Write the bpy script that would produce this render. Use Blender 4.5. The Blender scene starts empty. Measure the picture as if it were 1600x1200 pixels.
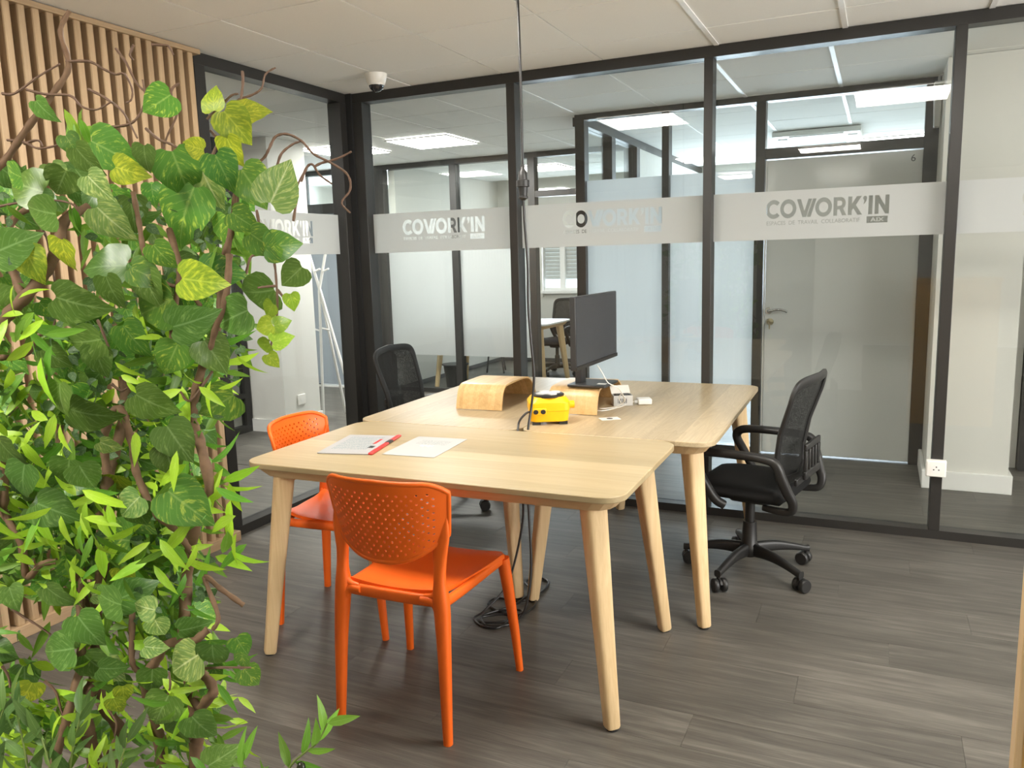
import bpy, bmesh, math, random
from math import sin, cos, pi, radians, atan2, sqrt
from mathutils import Vector, Matrix
random.seed(7)
S = bpy.context.scene
C = S.collection

# ------------------------------------------------------------------ camera, world, exposure
F_PX, YAW, PITCH, ROLL, CAM_H = 1243.9, -0.4342, 0.1561, -0.0279, 1.4292
_f0 = Vector((sin(YAW), cos(YAW), 0)); _r0 = Vector((cos(YAW), -sin(YAW), 0)); _u0 = Vector((0, 0, 1))
FWD = _f0 * cos(PITCH) - _u0 * sin(PITCH)
_u = _u0 * cos(PITCH) + _f0 * sin(PITCH)
RGT = _r0 * cos(ROLL) + _u * sin(ROLL)
UP = _u * cos(ROLL) - _r0 * sin(ROLL)
EYE = Vector((0, 0, CAM_H))
cam = bpy.data.cameras.new('camera'); camo = bpy.data.objects.new('camera', cam); C.objects.link(camo)
m = Matrix((RGT, UP, -FWD)).transposed().to_4x4(); m.translation = EYE
camo.matrix_world = m
cam.sensor_width = 36; cam.lens = F_PX * 36 / 1600; cam.clip_start = 0.05; cam.clip_end = 100
S.camera = camo
def at(px, py, d):
    return EYE + FWD * d + RGT * ((px - 800) / F_PX * d) - UP * ((py - 600) / F_PX * d)

w = bpy.data.worlds.new('world'); S.world = w; w.use_nodes = True
w.node_tree.nodes['Background'].inputs[0].default_value = (0.80, 0.90, 1.0, 1)
w.node_tree.nodes['Background'].inputs[1].default_value = 2.0
S.view_settings.view_transform = 'Standard'; S.view_settings.look = 'None'
S.view_settings.exposure = 0.52; S.view_settings.gamma = 1.0; S.view_settings.use_curve_mapping = False
S.cycles.transparent_max_bounces = 40; S.cycles.max_bounces = 10
S.cycles.diffuse_bounces = 5; S.cycles.glossy_bounces = 5; S.cycles.transmission_bounces = 8
S.cycles.sample_clamp_indirect = 6.0
FRONT_LIGHT, REAR_LIGHT, BACK_LIGHT, OFFICE_LIGHT = 27.0, 50.0, 44.0, 12.0
def area(name, loc, rot, sx, sy, power, color):
    l = bpy.data.lights.new(name, 'AREA'); l.shape = 'RECTANGLE'; l.size = sx; l.size_y = sy
    l.energy = power; l.color = color
    o = bpy.data.objects.new(name, l); C.objects.link(o); o.location = loc; o.rotation_euler = rot
    return o
# daylight entering through the windows of the two rear offices
area('window_and_fill_light', (-0.9, 10.15, 1.45), (radians(-90), 0, 0), 2.3, 1.3, 92, (0.74, 0.87, 1.0))
area('window_and_fill_light', (-3.7, 10.16, 1.35), (radians(-90), 0, 0), 1.1, 0.7, 22, (0.78, 0.9, 1.0))
# added fill lamp at the right wall, out of view; no window built there
area('window_and_fill_light', (3.36, 1.9, 1.5), (0, radians(90), 0), 1.3, 3.6, 140, (1.0, 0.98, 0.95))
area('window_and_fill_light', (-5.9, 9.3, 1.6), (radians(-90), 0, 0), 1.0, 1.6, 110, (0.75, 0.88, 1.0))  # lamp added in the room behind the transom to brighten it

H = 2.466          # ceiling height
YF = 4.29          # front face of the glass partition
Y2, Y3 = 5.78, 7.5 # facades of the two rear offices

# ------------------------------------------------------------------ materials
def srgb(r, g, b):
    f = lambda c: (c / 255 / 12.92) if c <= 10 else (((c / 255) + 0.055) / 1.055) ** 2.4
    return (f(r), f(g), f(b), 1)
class NT:
    def __init__(s, name):
        s.m = bpy.data.materials.new(name); s.m.use_nodes = True; s.t = s.m.node_tree
        s.t.nodes.clear(); s.out = s.n('ShaderNodeOutputMaterial')
    def n(s, typ, **kw):
        d = s.t.nodes.new(typ)
        for k, v in kw.items(): setattr(d, k, v)
        return d
    def l(s, a, b): s.t.links.new(a, b)
    def math(s, op, a, b=None, c=None):
        d = s.n('ShaderNodeMath', operation=op)
        for i, v in enumerate((a, b, c)):
            if v is None: continue
            if isinstance(v, (int, float)): d.inputs[i].default_value = v
            else: s.l(v, d.inputs[i])
        return d.outputs[0]
    def mix(s, f, a, b, blend='MIX'):
        d = s.n('ShaderNodeMix', data_type='RGBA', blend_type=blend)
        for v, k in ((f, 0), (a, 6), (b, 7)):
            if isinstance(v, (int, float, tuple)): d.inputs[k].default_value = v
            else: s.l(v, d.inputs[k])
        return d.outputs[2]
    def ramp(s, f, stops):
        d = s.n('ShaderNodeValToRGB'); s.l(f, d.inputs[0])
        el = d.color_ramp.elements
        while len(el) < len(stops): el.new(0.5)
        for e, (p, c) in zip(el, stops): e.position = p; e.color = c
        return d.outputs[0]
    def coord(s, which='Object'): return s.n('ShaderNodeTexCoord').outputs[which]
    def mapping(s, v, scale=(1, 1, 1), loc=None):
        d = s.n('ShaderNodeMapping'); s.l(v, d.inputs[0]); d.inputs['Scale'].default_value = scale
        if loc is not None: s.l(loc, d.inputs['Location'])
        return d.outputs[0]
    def noise(s, v, scale=5, detail=4, rough=0.5, dist=0):
        d = s.n('ShaderNodeTexNoise'); s.l(v, d.inputs['Vector'])
        d.inputs['Scale'].default_value = scale; d.inputs['Detail'].default_value = detail
        d.inputs['Roughness'].default_value = rough; d.inputs['Distortion'].default_value = dist
        return d.outputs[0]
    def rnd(s): return s.n('ShaderNodeObjectInfo').outputs['Random']
    def bsdf(s, color, rough=0.5, spec=0.5, metal=0, bump=None, bump_s=0.2, sub=None, **kw):
        d = s.n('ShaderNodeBsdfPrincipled')
        if isinstance(color, tuple): d.inputs['Base Color'].default_value = color
        else: s.l(color, d.inputs['Base Color'])
        if isinstance(rough, (int, float)): d.inputs['Roughness'].default_value = rough
        else: s.l(rough, d.inputs['Roughness'])
        d.inputs['Specular IOR Level'].default_value = spec; d.inputs['Metallic'].default_value = metal
        for k, v in kw.items(): d.inputs[k.replace('_', ' ')].default_value = v
        if bump is not None:
            b = s.n('ShaderNodeBump'); b.inputs['Strength'].default_value = bump_s; b.inputs['Distance'].default_value = 0.002
            s.l(bump, b.inputs['Height']); s.l(b.outputs[0], d.inputs['Normal'])
        return d.outputs[0]
    def done(s, sh): s.l(sh, s.out.inputs[0]); return s.m

def plain(name, col, rough=0.5, spec=0.5, metal=0, speck=0.05, scale=60, **kw):
    t = NT(name); v = t.coord(); nz = t.noise(v, scale, 3)
    c = t.mix(nz, tuple(max(0, x * (1 - speck)) for x in col[:3]) + (1,), tuple(min(1, x * (1 + speck)) for x in col[:3]) + (1,))
    return t.done(t.bsdf(c, rough, spec, metal, bump=nz, bump_s=0.04, **kw))

def wood(name, axis, light, dark, strip=0.0, strip_amt=0.25, rough=0.42, scale=1.0, figure=0.0, rnd=0.12):
    """axis: 0/1/2 grain direction in object space; strips of veneer run along it"""
    t = NT(name); v = t.coord()
    sep = t.n('ShaderNodeSeparateXYZ'); t.l(v, sep.inputs[0])
    r = t.rnd()
    cr = t.n('ShaderNodeCombineXYZ')
    for i in range(3): t.l(t.math('MULTIPLY', r, 17.3 + 5 * i), cr.inputs[i])
    sc = [14 * scale] * 3; sc[axis] = 0.9 * scale
    g = t.noise(t.mapping(v, tuple(sc), cr.outputs[0]), 3.0, 6, 0.6, 0.6)
    sc2 = [160 * scale] * 3; sc2[axis] = 3 * scale
    fine = t.noise(t.mapping(v, tuple(sc2), cr.outputs[0]), 1.0, 3, 0.5)
    f = t.math('ADD', t.math('MULTIPLY', g, 0.65), t.math('MULTIPLY', fine, 0.35))
    if figure:
        sc3 = [5.5] * 3; sc3[axis] = 0.9
        g2 = t.noise(t.mapping(v, tuple(sc3), cr.outputs[0]), 1.2, 2, 0.5, 1.2)
        rings = t.math('FRACT', t.math('MULTIPLY', g2, 22))
        f = t.math('ADD', t.math('MULTIPLY', f, 1 - figure), t.math('MULTIPLY', rings, figure))
    c = t.ramp(f, [(0.28, dark), (0.62, light)])
    if strip:
        across = 1 if axis == 0 else 0
        idx = t.math('FLOOR', t.math('DIVIDE', t.math('ADD', sep.outputs[across], 10.0), strip))
        wn = t.n('ShaderNodeTexWhiteNoise', noise_dimensions='2D')
        cx = t.n('ShaderNodeCombineXYZ'); t.l(idx, cx.inputs[0]); t.l(t.math('MULTIPLY', r, 91.0), cx.inputs[1])
        t.l(cx.outputs[0], wn.inputs['Vector'])
        k = t.math('ADD', 1 - strip_amt, t.math('MULTIPLY', wn.outputs[0], strip_amt))
        hs = t.n('ShaderNodeHueSaturation'); t.l(c, hs.inputs['Color']); t.l(k, hs.inputs['Value'])
        t.l(t.math('ADD', 1.18, t.math('MULTIPLY', k, -0.2)), hs.inputs['Saturation']); c = hs.outputs[0]
    if rnd:
        hs = t.n('ShaderNodeHueSaturation'); t.l(c, hs.inputs['Color'])
        t.l(t.math('ADD', 1 - rnd / 2, t.math('MULTIPLY', r, rnd)), hs.inputs['Value']); c = hs.outputs[0]
    return t.done(t.bsdf(c, rough, 0.4, bump=fine, bump_s=0.08))

def glass_mat(name, tint, rough=0.0, ior=1.5):
    t = NT(name)
    tr = t.n('ShaderNodeBsdfTransparent'); tr.inputs[0].default_value = tint
    gl = t.n('ShaderNodeBsdfGlossy'); gl.inputs['Roughness'].default_value = rough
    fr = t.n('ShaderNodeFresnel'); fr.inputs[0].default_value = ior
    # same reflectance seen from either side of the thin pane
    geo = t.n('ShaderNodeNewGeometry')
    lw = t.n('ShaderNodeLayerWeight'); lw.inputs['Blend'].default_value = 0.5
    fac = t.math('ADD', 0.04, t.math('MULTIPLY', t.math('POWER', lw.outputs['Facing'], 5.0), 0.9))
    mx = t.n('ShaderNodeMixShader'); t.l(fac, mx.inputs[0]); t.l(tr.outputs[0], mx.inputs[1]); t.l(gl.outputs[0], mx.inputs[2])
    return t.done(mx.outputs[0])

def frosted(name, col, transp=0.06, grain=0.0):
    t = NT(name)
    nz = t.noise(t.mapping(t.coord(), (60, 60, 2)), 1.0, 2)
    c = t.mix(nz, tuple(x * (1 - grain) for x in col[:3]) + (1,), col)
    di = t.n('ShaderNodeBsdfDiffuse'); t.l(c, di.inputs[0])
    tl = t.n('ShaderNodeBsdfTranslucent'); t.l(c, tl.inputs[0])
    tr = t.n('ShaderNodeBsdfTransparent')
    m1 = t.n('ShaderNodeMixShader'); m1.inputs[0].default_value = 0.58
    t.l(di.outputs[0], m1.inputs[1]); t.l(tl.outputs[0], m1.inputs[2])
    m2 = t.n('ShaderNodeMixShader'); m2.inputs[0].default_value = transp
    t.l(m1.outputs[0], m2.inputs[1]); t.l(tr.outputs[0], m2.inputs[2])
    return t.done(m2.outputs[0])

def emit(name, col, k):
    t = NT(name); e = t.n('ShaderNodeEmission'); e.inputs[0].default_value = col; e.inputs[1].default_value = k
    return t.done(e.outputs[0])

def floor_mat():
    t = NT('dark_vinyl_plank'); geo = t.n('ShaderNodeNewGeometry').outputs['Position']
    r = t.rnd(); cr = t.n('ShaderNodeCombineXYZ')
    for i in range(3): t.l(t.math('MULTIPLY', r, 13.7 + 6 * i), cr.inputs[i])
    g = t.noise(t.mapping(geo, (1.6, 22, 1), cr.outputs[0]), 1.6, 7, 0.62, 0.5)
    fine = t.noise(t.mapping(geo, (9, 240, 1), cr.outputs[0]), 1.0, 4, 0.6)
    cloud = t.noise(t.mapping(geo, (2.2, 5, 1), cr.outputs[0]), 1.0, 3)
    f = t.math('ADD', t.math('MULTIPLY', g, 0.5), t.math('ADD', t.math('MULTIPLY', fine, 0.3), t.math('MULTIPLY', cloud, 0.2)))
    c = t.ramp(f, [(0.30, (0.042, 0.038, 0.033, 1)), (0.5, (0.098, 0.090, 0.077, 1)), (0.72, (0.20, 0.187, 0.160, 1))])
    hs = t.n('ShaderNodeHueSaturation'); t.l(c, hs.inputs['Color'])
    t.l(t.math('ADD', 0.88, t.math('MULTIPLY', r, 0.24)), hs.inputs['Value'])
    rg = t.math('ADD', 0.36, t.math('MULTIPLY', fine, 0.22))
    return t.done(t.bsdf(hs.outputs[0], rg, 0.42, bump=f, bump_s=0.25))

def leaf_mat(name, base, pale, vein, stripes, rough=0.38):
    """u = -1..1 across, v = 0..1 along the leaf (UV)"""
    t = NT(name); uv = t.n('ShaderNodeUVMap').outputs[0]
    sep = t.n('ShaderNodeSeparateXYZ'); t.l(uv, sep.inputs[0])
    au = t.math('ABSOLUTE', t.math('SUBTRACT', t.math('MULTIPLY', sep.outputs[0], 2.0), 1.0)); v = sep.outputs[1]
    r = t.rnd()
    ln = t.math('SUBTRACT', v, t.math('MULTIPLY', au, 0.45))
    wv = t.math('SINE', t.math('MULTIPLY', ln, 42.0))
    side = t.math('SMOOTH_MIN', t.math('MULTIPLY', t.math('MAXIMUM', t.math('SUBTRACT', wv, 0.82), 0.0), 4.0), 1.0, 0.1)
    mid = t.math('SUBTRACT', 1.0, t.math('MINIMUM', t.math('MULTIPLY', au, 14.0), 1.0))
    ve = t.math('MAXIMUM', t.math('MULTIPLY', side, 0.45), mid)
    cb = t.n('ShaderNodeCombineXYZ'); t.l(t.math('MULTIPLY', au, 3.0), cb.inputs[0]); t.l(t.math('MULTIPLY', ln, 11.0), cb.inputs[1]); t.l(t.math('MULTIPLY', r, 57.0), cb.inputs[2])
    nz = t.noise(cb.outputs[0], 1.0, 3, 0.6)
    st = t.ramp(nz, [(stripes, (0, 0, 0, 1)), (stripes + 0.22, (0.85, 0.85, 0.85, 1))])
    c = t.mix(st, base, pale)
    c = t.mix(t.math('MULTIPLY', ve, 0.55), c, vein)
    hs = t.n('ShaderNodeHueSaturation'); t.l(c, hs.inputs['Color'])
    t.l(t.math('ADD', 1.15, t.math('MULTIPLY', r, 1.05)), hs.inputs['Value'])
    t.l(t.math('ADD', 0.487, t.math('MULTIPLY', t.math('FRACT', t.math('MULTIPLY', r, 7.3)), 0.028)), hs.inputs['Hue'])
    s1 = t.bsdf(hs.outputs[0], rough, 0.45)
    tl = t.n('ShaderNodeBsdfTranslucent'); t.l(hs.outputs[0], tl.inputs[0])
    mx = t.n('ShaderNodeMixShader'); mx.inputs[0].default_value = 0.30
    t.l(s1, mx.inputs[1]); t.l(tl.outputs[0], mx.inputs[2])
    return t.done(mx.outputs[0])

def mesh_fabric(name, col, transp):
    t = NT(name); v = t.coord('Object')
    ck = t.n('ShaderNodeTexVoronoi'); t.l(v, ck.inputs['Vector']); ck.inputs['Scale'].default_value = 420
    fac = t.math('MULTIPLY', t.math('LESS_THAN', ck.outputs[0], 0.42), transp * 1.7)
    d = t.bsdf(col, 0.7, 0.3); tr = t.n('ShaderNodeBsdfTransparent')
    mx = t.n('ShaderNodeMixShader'); t.l(fac, mx.inputs[0]); t.l(d, mx.inputs[1]); t.l(tr.outputs[0], mx.inputs[2])
    return t.done(mx.outputs[0])

def printed(name, paper, ink, x0, x1, y0, y1, pitch):
    """paper with faint lines of print between x0..x1 and y0..y1 of its own coordinates"""
    t = NT(name); sep = t.n('ShaderNodeSeparateXYZ'); t.l(t.coord(), sep.inputs[0])
    x, y = sep.outputs[0], sep.outputs[1]
    inside = t.math('MULTIPLY', t.math('MULTIPLY', t.math('GREATER_THAN', x, x0), t.math('LESS_THAN', x, x1)),
                    t.math('MULTIPLY', t.math('GREATER_THAN', y, y0), t.math('LESS_THAN', y, y1)))
    row = t.math('LESS_THAN', t.math('FRACT', t.math('DIVIDE', y, pitch)), 0.35)
    nz = t.noise(t.mapping(t.coord(), (220, 1 / pitch, 1)), 1.0, 1)
    f = t.math('MULTIPLY', t.math('MULTIPLY', inside, row), t.math('GREATER_THAN', nz, 0.45))
    return t.done(t.bsdf(t.mix(t.math('MULTIPLY', f, 0.75), paper, ink), 0.6, 0.3))

OAK_L, OAK_D = (0.80, 0.60, 0.36, 1), (0.62, 0.42, 0.22, 1)
M = dict(
    frame=plain('charcoal_powder_coat', (0.025, 0.0235, 0.0215, 1), 0.38, 0.5, speck=0.1, scale=200),
    gasket=plain('black_rubber', (0.012, 0.012, 0.012, 1), 0.6),
    wall=plain('white_wall_paint', (0.68, 0.668, 0.62, 1), 0.7, 0.3, speck=0.02, scale=30),
    ceil=plain('ceiling_tile_white', (0.84, 0.835, 0.80, 1), 0.85, 0.2, speck=0.04, scale=220),
    bar=plain('ceiling_bar_white', (0.83, 0.82, 0.79, 1), 0.45, 0.5),
    skirt=plain('white_gloss_paint', (0.80, 0.79, 0.76, 1), 0.4, 0.5, speck=0.02),
    floor=floor_mat(),
    glass=glass_mat('clear_glass', (0.97, 0.985, 0.98, 1)),
    frost=frosted('frosted_film', (0.72, 0.735, 0.725, 1), 0.05),
    frost3=frosted('frosted_film_white', (0.66, 0.68, 0.67, 1), 0.08, 0.05),
    frost2=frosted('frosted_film_reeded', (0.86, 0.88, 0.89, 1), 0.12, 0.06),
    door_pane=plain('grey_back_painted_glass', (0.56, 0.57, 0.55, 1), 0.12, 0.3, speck=0.01),
    slat=wood('oak_slat', 2, (0.47, 0.335, 0.20, 1), (0.35, 0.235, 0.13, 1), rough=0.5, rnd=0.16),
    trimw=wood('oak_trim', 1, (0.46, 0.325, 0.195, 1), (0.35, 0.235, 0.13, 1), rough=0.5),
    backing=wood('brown_backing_board', 2, (0.20, 0.135, 0.085, 1), (0.13, 0.085, 0.052, 1), rough=0.7),
    tabx=wood('pale_ash_veneer_lengthwise', 0, (0.455, 0.365, 0.215, 1), (0.39, 0.295, 0.16, 1), strip=0.098, strip_amt=0.24, rough=0.36),
    taby=wood('ash_veneer_lengthwise', 0, (0.54, 0.435, 0.275, 1), (0.41, 0.31, 0.18, 1), strip=0.13, strip_amt=0.2, rough=0.34, figure=0.16),
    leg=wood('ash_leg', 2, (0.74, 0.55, 0.315, 1), (0.60, 0.415, 0.21, 1), rough=0.45, rnd=0.08),
    apron=wood('ash_apron', 0, (0.62, 0.44, 0.245, 1), (0.50, 0.34, 0.175, 1), rough=0.5),
    orange=plain('orange_plastic', (0.82, 0.130, 0.008, 1), 0.45, 0.45, speck=0.03, scale=300),
    black=plain('black_plastic', (0.017, 0.0165, 0.016, 1), 0.42, 0.5, speck=0.2, scale=400),
    blackf=plain('black_fabric', (0.012, 0.012, 0.012, 1), 0.85, 0.2, speck=0.3, scale=500),
    mesh=mesh_fabric('black_chair_mesh', (0.022, 0.022, 0.021, 1), 0.58),
    ply=wood('bent_plywood', 1, (0.74, 0.50, 0.235, 1), (0.58, 0.35, 0.13, 1), strip=0.016, strip_amt=0.16, rough=0.35),
    screen=plain('dark_grey_screen', (0.045, 0.048, 0.055, 1), 0.22, 0.5, speck=0.01),
    bezel=plain('dark_grey_bezel', (0.03, 0.03, 0.031, 1), 0.4),
    steel=plain('brushed_steel', (0.6, 0.6, 0.6, 1), 0.25, 0.5, 1.0),
    yellow=plain('yellow_plastic', (0.93, 0.50, 0.004, 1), 0.35, 0.5, speck=0.02),
    grey=plain('light_grey_plastic', (0.55, 0.55, 0.53, 1), 0.4),
    white=plain('white_plastic', (0.82, 0.80, 0.75, 1), 0.35, 0.5, speck=0.02),
    cable=plain('black_cable', (0.012, 0.011, 0.011, 1), 0.28, 0.6),
    wcable=plain('white_cable', (0.80, 0.77, 0.70, 1), 0.4),
    paper=printed('printed_sheet', (0.46, 0.46, 0.45, 1), (0.15, 0.20, 0.21, 1), -0.06, 0.065, 0.03, 0.10, 0.011),
    folderp=printed('printed_folder_sheet', (0.40, 0.395, 0.395, 1), (0.09, 0.22, 0.24, 1), -0.08, 0.06, -0.09, 0.12, 0.014),
    red=plain('red_plastic', (0.66, 0.045, 0.04, 1), 0.35),
    led=emit('led_panel_warm', (1.0, 0.945, 0.86, 1), FRONT_LIGHT),
    ledr=emit('led_panel_rear', (1.0, 0.945, 0.86, 1), REAR_LIGHT),
    ledo=emit('led_panel_office', (1.0, 0.98, 0.94, 1), OFFICE_LIGHT),
    ledb=emit('led_panel_neutral', (1.0, 0.975, 0.93, 1), BACK_LIGHT),
    dome=plain('smoked_dome', (0.02, 0.02, 0.022, 1), 0.05, 0.7),
    bark=plain('brown_vine_bark', (0.155, 0.092, 0.052, 1), 0.7, 0.3, speck=0.35, scale=70),
    twig=plain('brown_twig_bark', (0.15, 0.09, 0.06, 1), 0.7, 0.3, speck=0.3, scale=90),
    stem=plain('green_stem', (0.16, 0.22, 0.05, 1), 0.5),
    cap=plain('dark_olive_fruit', (0.018, 0.02, 0.008, 1), 0.25),
    greydoor=plain('dark_grey_door_paint', (0.075, 0.078, 0.08, 1), 0.4),
    bluegrey=plain('blue_grey_panel', (0.30, 0.34, 0.38, 1), 0.5),
    counter=wood('honey_oak', 2, (0.66, 0.40, 0.14, 1), (0.50, 0.28, 0.085, 1), rough=0.4),
    edge=wood('pale_oak_edge', 2, (0.72, 0.52, 0.30, 1), (0.60, 0.42, 0.23, 1), rough=0.5),
    planter=plain('anthracite_planter', (0.04, 0.04, 0.042, 1), 0.5),
    soil=plain('dark_soil', (0.03, 0.022, 0.015, 1), 0.95, speck=0.5, scale=120),
    num=plain('dark_vinyl_print', (0.03, 0.03, 0.03, 1), 0.5),
    brass=plain('dull_brass', (0.42, 0.38, 0.27, 1), 0.35, 0.5, 1.0),
    leaf_dark=leaf_mat('pothos_leaf_dark', (0.060, 0.118, 0.020, 1), (0.17, 0.25, 0.07, 1), (0.20, 0.29, 0.12, 1), 0.54, 0.33),
    leaf_var=leaf_mat('pothos_leaf_variegated', (0.060, 0.150, 0.022, 1), (0.40, 0.46, 0.07, 1), (0.22, 0.31, 0.09, 1), 0.55, 0.34),
    leaf_yel=leaf_mat('pothos_leaf_yellow', (0.15, 0.21, 0.016, 1), (0.38, 0.39, 0.03, 1), (0.40, 0.42, 0.06, 1), 0.47, 0.4),
    leaf_oliv=leaf_mat('pothos_leaf_young', (0.15, 0.23, 0.018, 1), (0.34, 0.38, 0.05, 1), (0.26, 0.33, 0.07, 1), 0.52, 0.3),
    leaf_pale=leaf_mat('pothos_leaf_pale', (0.12, 0.21, 0.05, 1), (0.38, 0.43, 0.14, 1), (0.58, 0.62, 0.36, 1), 0.48, 0.36),
    leaf_lime=leaf_mat('narrow_leaf_lime', (0.22, 0.38, 0.022, 1), (0.36, 0.50, 0.08, 1), (0.30, 0.44, 0.09, 1), 0.58, 0.42),
    leaf_green=leaf_mat('narrow_leaf_green', (0.095, 0.21, 0.02, 1), (0.15, 0.29, 0.05, 1), (0.20, 0.32, 0.09, 1), 0.6, 0.4),
    leaf_grey=leaf_mat('small_leaf_grey_green', (0.07, 0.14, 0.055, 1), (0.34, 0.42, 0.24, 1), (0.26, 0.34, 0.18, 1), 0.54, 0.5),
    leaf_olive=leaf_mat('olive_leaf', (0.06, 0.115, 0.025, 1), (0.12, 0.16, 0.05, 1), (0.15, 0.22, 0.08, 1), 0.6, 0.45),
)

# ------------------------------------------------------------------ mesh builder
class MB:
    def __init__(s): s.v = []; s.f = []; s.uv = None
    def add(s, vs, fs):
        b = len(s.v); s.v += [tuple(x) for x in vs]; s.f += [tuple(i + b for i in f) for f in fs]; return s
    def box(s, x0, x1, y0, y1, z0, z1, mt=None):
        vs = [Vector(p) for p in ((x0, y0, z0), (x1, y0, z0), (x1, y1, z0), (x0, y1, z0), (x0, y0, z1), (x1, y0, z1), (x1, y1, z1), (x0, y1, z1))]
        if mt: vs = [mt @ p for p in vs]
        return s.add(vs, [(0, 3, 2, 1), (4, 5, 6, 7), (0, 1, 5, 4), (1, 2, 6, 5), (2, 3, 7, 6), (3, 0, 4, 7)])
    def prism(s, poly, z0, z1, inset0=0.0, mt=None):
        """polygon (x, y) extruded z0..z1; inset0 pulls the lower outline inwards"""
        n = len(poly); cx = sum(p[0] for p in poly) / n; cy = sum(p[1] for p in poly) / n
        lo = []
        for x, y in poly:
            dx, dy = x - cx, y - cy
            lo.append((x - math.copysign(min(inset0, abs(dx)), dx), y - math.copysign(min(inset0, abs(dy)), dy), z0))
        vs = [Vector(p) for p in lo] + [Vector((x, y, z1)) for x, y in poly]
        if mt: vs = [mt @ p for p in vs]
        fs = [tuple(range(n - 1, -1, -1)), tuple(range(n, 2 * n))] + [(i, (i + 1) % n, n + (i + 1) % n, n + i) for i in range(n)]
        return s.add(vs, fs)
    def tube(s, pts, rad, seg=8, power=2.0, up=None, close=True):
        """sweep: pts list of points, rad a number, or per point r / (rx, ry); superellipse section"""
        pts = [Vector(p) for p in pts]; n = len(pts)
        if not isinstance(rad, list): rad = [rad] * n
        T = []
        for i in range(n):
            d = pts[min(i + 1, n - 1)] - pts[max(i - 1, 0)]
            T.append(d.normalized() if d.length > 1e-9 else Vector((0, 0, 1)))
        ref = Vector(up) if up else (Vector((0, 0, 1)) if abs(T[0].z) < 0.9 else Vector((1, 0, 0)))
        nrm = (ref - T[0] * ref.dot(T[0])).normalized()
        vs = []
        for i in range(n):
            if i:
                if up:
                    q = Vector(up) - T[i] * Vector(up).dot(T[i])
                    nrm = q.normalized() if q.length > 1e-4 else nrm
                else:
                    q = nrm - T[i] * nrm.dot(T[i]); nrm = q.normalized() if q.length > 1e-6 else nrm
            bn = T[i].cross(nrm)
            r = rad[i]; rx, ry = (r, r) if isinstance(r, (int, float)) else r
            for k in range(seg):
                a = 2 * pi * (k + 0.5) / seg; c_, s_ = cos(a), sin(a)
                e = 2.0 / power
                vs.append(pts[i] + nrm * (math.copysign(abs(c_) ** e, c_) * rx) + bn * (math.copysign(abs(s_) ** e, s_) * ry))
        fs = []
        for i in range(n - 1):
            for k in range(seg):
                a = i * seg + k; b = i * seg + (k + 1) % seg
                fs.append((a, b, b + seg, a + seg))
        if close: fs += [tuple(range(seg - 1, -1, -1)), tuple(range((n - 1) * seg, n * seg))]
        return s.add(vs, fs)
    def lathe(s, prof, seg=20, mt=None):
        vs = []; fs = []
        for r, z in prof:
            for k in range(seg):
                a = 2 * pi * k / seg; p = Vector((r * cos(a), r * sin(a), z)); vs.append(mt @ p if mt else p)
        for i in range(len(prof) - 1):
            for k in range(seg):
                a = i * seg + k; b = i * seg + (k + 1) % seg; fs.append((a, b, b + seg, a + seg))
        fs += [tuple(range(seg - 1, -1, -1)), tuple(range((len(prof) - 1) * seg, len(prof) * seg))]
        return s.add(vs, fs)
    def strip(s, prof, w0, w1, th):
        """profile list (y, z) swept along x from w0 to w1 with thickness th (inwards)"""
        n = len(prof); P = [Vector((0, a, b)) for a, b in prof]; inn = []
        for i in range(n):
            d = (P[min(i + 1, n - 1)] - P[max(i - 1, 0)]).normalized(); nn = Vector((0, d.z, -d.y)); inn.append(P[i] + nn * th)
        vs = [];
        for x in (w0, w1):
            vs += [Vector((x, p.y, p.z)) for p in P] + [Vector((x, p.y, p.z)) for p in inn]
        fs = []
        for i in range(n - 1):
            fs += [(i, i + 1, 2 * n + i + 1, 2 * n + i), (n + i, 3 * n + i, 3 * n + i + 1, n + i + 1),
                   (i, n + i, n + i + 1, i + 1), (2 * n + i, 2 * n + i + 1, 3 * n + i + 1, 3 * n + i)]
        fs += [(0, 2 * n, 3 * n, n), (n - 1, 2 * n - 1, 4 * n - 1, 3 * n - 1)]
        return s.add(vs, fs)
    def mesh(s, name, mat, smooth=0):
        me = bpy.data.meshes.new(name); me.from_pydata(s.v, [], s.f); me.materials.append(mat)
        if s.uv:
            l = me.uv_layers.new(name='UVMap')
            for lp in me.loops: l.data[lp.index].uv = s.uv[lp.vertex_index]
        bm = bmesh.new(); bm.from_mesh(me); bmesh.ops.recalc_face_normals(bm, faces=bm.faces) if not s.uv else None
        bm.to_mesh(me); bm.free()
        if smooth:
            me.polygons.foreach_set('use_smooth', [True] * len(me.polygons)); me.set_sharp_from_angle(angle=radians(smooth))
        return me
    def build(s, name, mat, parent=None, smooth=0, bevel=0, seg=2):
        return obj(name, s.mesh(name, mat, smooth), parent, bevel, seg)
def obj(name, me, parent=None, bevel=0, seg=2):
    o = bpy.data.objects.new(name, me); C.objects.link(o)
    if parent: o.parent = parent
    if bevel:
        b = o.modifiers.new('bevel', 'BEVEL'); b.width = bevel; b.segments = seg; b.limit_method = 'ANGLE'; b.angle_limit = radians(40)
        o.data.polygons.foreach_set('use_smooth', [True] * len(o.data.polygons))
        o.data.set_sharp_from_angle(angle=radians(50))
    return o
def tag(o, label=None, cat=None, group=None, kind=None):
    for k, v in (('label', label), ('category', cat), ('group', group), ('kind', kind)):
        if v: o[k] = v
    return o
def thing(name, label, cat, loc=(0, 0, 0), rz=0, group=None):
    o = bpy.data.objects.new(name, None); C.objects.link(o); o.location = loc; o.rotation_euler = (0, 0, rz); o.empty_display_size = 0.05
    return tag(o, label, cat, group)
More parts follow.
